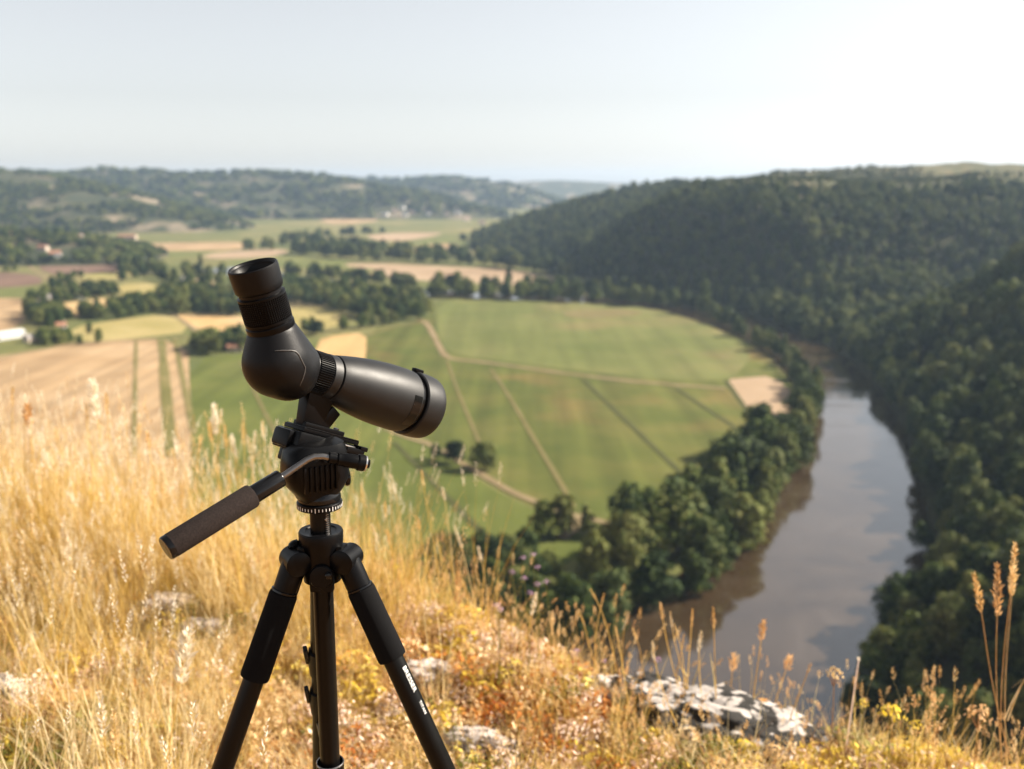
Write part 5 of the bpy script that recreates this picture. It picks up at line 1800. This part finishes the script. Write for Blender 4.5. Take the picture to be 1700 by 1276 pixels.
for i, (px, py, lb, ln) in enumerate([(1624, 948, 'nodding tawny ear, left of the tall stalks at the right border', .20), (1662, 930, 'middle tawny ear of the tall stalks at the right border', .09), (1692, 896, 'tallest tawny ear of the tall stalks at the right border', .03), (1688, 940, 'pale branch ear low on the tall stalks at the right border', .05)]):
    stalk(px, py, [.62, .64, .68, .62][i], lb, (ln * .9, 0), [.11, .15, .14, .08][i], [.007, .009, .008, .006][i], 95, [G_SEED, G_SEED_ORANGE, G_SEED, G_SEED][i], G_SEED, -.05, seed=80 + i, sw=.0009, bend=-.02)
stalk(1426, 1092, .30, 'bare white tipped dead twig standing against the dark right bank', (-.02, 0), .012, .004, 16, G_SEED_PALE, G_PINK, seed=90, sw=.0022, name='dead_twig', cat='twig')

def flower(px, py, h, r, label, petal, group=None, name='wild_flower', n=26, dome=.6, lean=0.0, umbel=False, stem=G_GREEN):
    tip, base = by_top(px, py, h)
    base = base + Vector((lean, 0, 0)); base.z = float(top_h(base.x, base.y))
    e = empty(name, base, label, 'flower', group)
    v = tip - base
    mb = MB(); mb.tube([(0, 0, -.01), v * .5 + Vector((.006, .004, 0)), v], [.0016, .0013, .001], 6)
    rr = random.Random(int(px * 3 + py))
    if umbel:
        for i in range(7):
            a = i * .9
            mb.tube([v * .86, v + Vector((math.cos(a) * r * .7, math.sin(a) * r * .7, -r * .1))], [.0008, .0006], 4)
    mb.build('stem', stem, e)
    pb = MB()
    for i in range(n):
        a = i * 2.4; f = math.sqrt((i + .5) / n)
        d = Vector((math.cos(a) * f, math.sin(a) * f, dome * (1 - f * f)))
        c = v + d * r * rr.uniform(.7, 1.35) + Vector((rr.uniform(-1, 1), rr.uniform(-1, 1), rr.uniform(-1, 1))) * r * .22
        o_ = (d + Vector((0, 0, .35))).normalized()
        u = o_.orthogonal().normalized(); w = o_.cross(u)
        s = r * (.34 if umbel else .30)
        pb.add([c - u * s * .4, c + w * s * .6 + o_ * s * .2, c + u * s * .6 + o_ * s * .5, c - w * s * .6 + o_ * s * .2], [(0, 1, 2, 3)])
    pb.build('petals', petal, e, smooth=False)
    return e
gp3 = 'lilac thistles at the cliff edge'
for (px, py) in [(868, 926), (885, 921), (892, 942), (870, 960), (906, 966), (892, 970), (880, 985), (830, 1012), (824, 1005), (850, 950)]:
    flower(px, py, .30, .011, 'small lilac flower head in the cluster at the cliff edge', G_PURPLE, gp3, lean=random.uniform(-.03, .03))
flower(1090, 1096, .16, .013, 'lilac flower head alone above the pinkish pale rock', G_PURPLE)
flower(955, 1082, .18, .013, 'lilac flower head alone left of the pinkish pale rock', G_PURPLE)
flower(1002, 1098, .14, .009, 'tiny lilac flower head between the two single lilac ones', G_PURPLE)
flower(656, 941, .26, .012, 'small yellow flower over the long cream rock', G_FLOWER)
flower(1478, 1186, .20, .030, 'largest yellow flower cluster at the right end of the cliff edge', G_FLOWER, n=40, umbel=True)
flower(1432, 1168, .20, .014, 'little yellow flower left of the largest yellow cluster', G_FLOWER, umbel=True)
flower(1520, 1206, .16, .018, 'yellow flower low right of the largest yellow cluster', G_FLOWER, umbel=True)
flower(1624, 1186, .26, .026, 'dried orange umbel on a bare stem before the dark woods', G_SEED_ORANGE, n=40, umbel=True, stem=G_BROWN)
flower(1385, 1120, .24, .022, 'straw coloured dried umbel near the dead twig', G_SEED, n=40, umbel=True, stem=G_BROWN)
flower(1555, 1208, .14, .016, 'brownish dry flower head right of the yellow ones', G_SEED_ORANGE, umbel=True, stem=G_BROWN)

# ------------------------------------------------------------------ valley haze
def haze_box():
    mb = MB()
    x0, x1, y0, y1, z0, z1 = -9050, 9050, -700, 10650, FLOOR - 12, 95
    mb.add([(x, y, z) for z in (z0, z1) for y in (y0, y1) for x in (x0, x1)], [(0, 2, 3, 1), (4, 5, 7, 6), (0, 1, 5, 4), (2, 6, 7, 3), (0, 4, 6, 2), (1, 3, 7, 5)])
    m, nt, out = new_mat('valley air')
    v = N(nt, 'ShaderNodeVolumePrincipled')
    v.inputs['Color'].default_value = (.56, .75, 1.0, 1)
    v.inputs['Density'].default_value = 6.0e-5
    v.inputs['Anisotropy'].default_value = .25
    nt.links.new(v.outputs[0], out.inputs['Volume'])
    o = mb.build('haze', m, None, smooth=False)
    o.display_type = 'WIRE'
    tag(o, kind='stuff')
haze_box()

# things that still share a label are told apart by their order from left to right
ORD = 'first second third fourth fifth sixth seventh eighth ninth tenth eleventh twelfth thirteenth fourteenth fifteenth sixteenth seventeenth eighteenth nineteenth twentieth twenty-first twenty-second twenty-third twenty-fourth twenty-fifth twenty-sixth'.split()
same = {}
for o in list(COL.objects):
    if o.parent is None and o.get('category'):
        same.setdefault(o['label'], []).append(o)
for lab, obs in same.items():
    if len(obs) < 2: continue
    def left(o):
        h = 10 * o.scale[2] * .6 if o['category'] == 'tree' else 0
        tip = [c for c in o.children if c.name.startswith(('seed_head', 'petals'))]
        q = Vector(o.location) + (sum((Vector(c) for c in tip[0].bound_box), Vector()) / 8 if tip else Vector((0, 0, h)))
        return pixel(q)[0]
    for k, o in enumerate(sorted(obs, key=left)):
        n_ = len(obs)
        o['label'] = lab + (', leftmost' if k == 0 else ', rightmost' if k == n_ - 1 else f', {ORD[k]} from left')
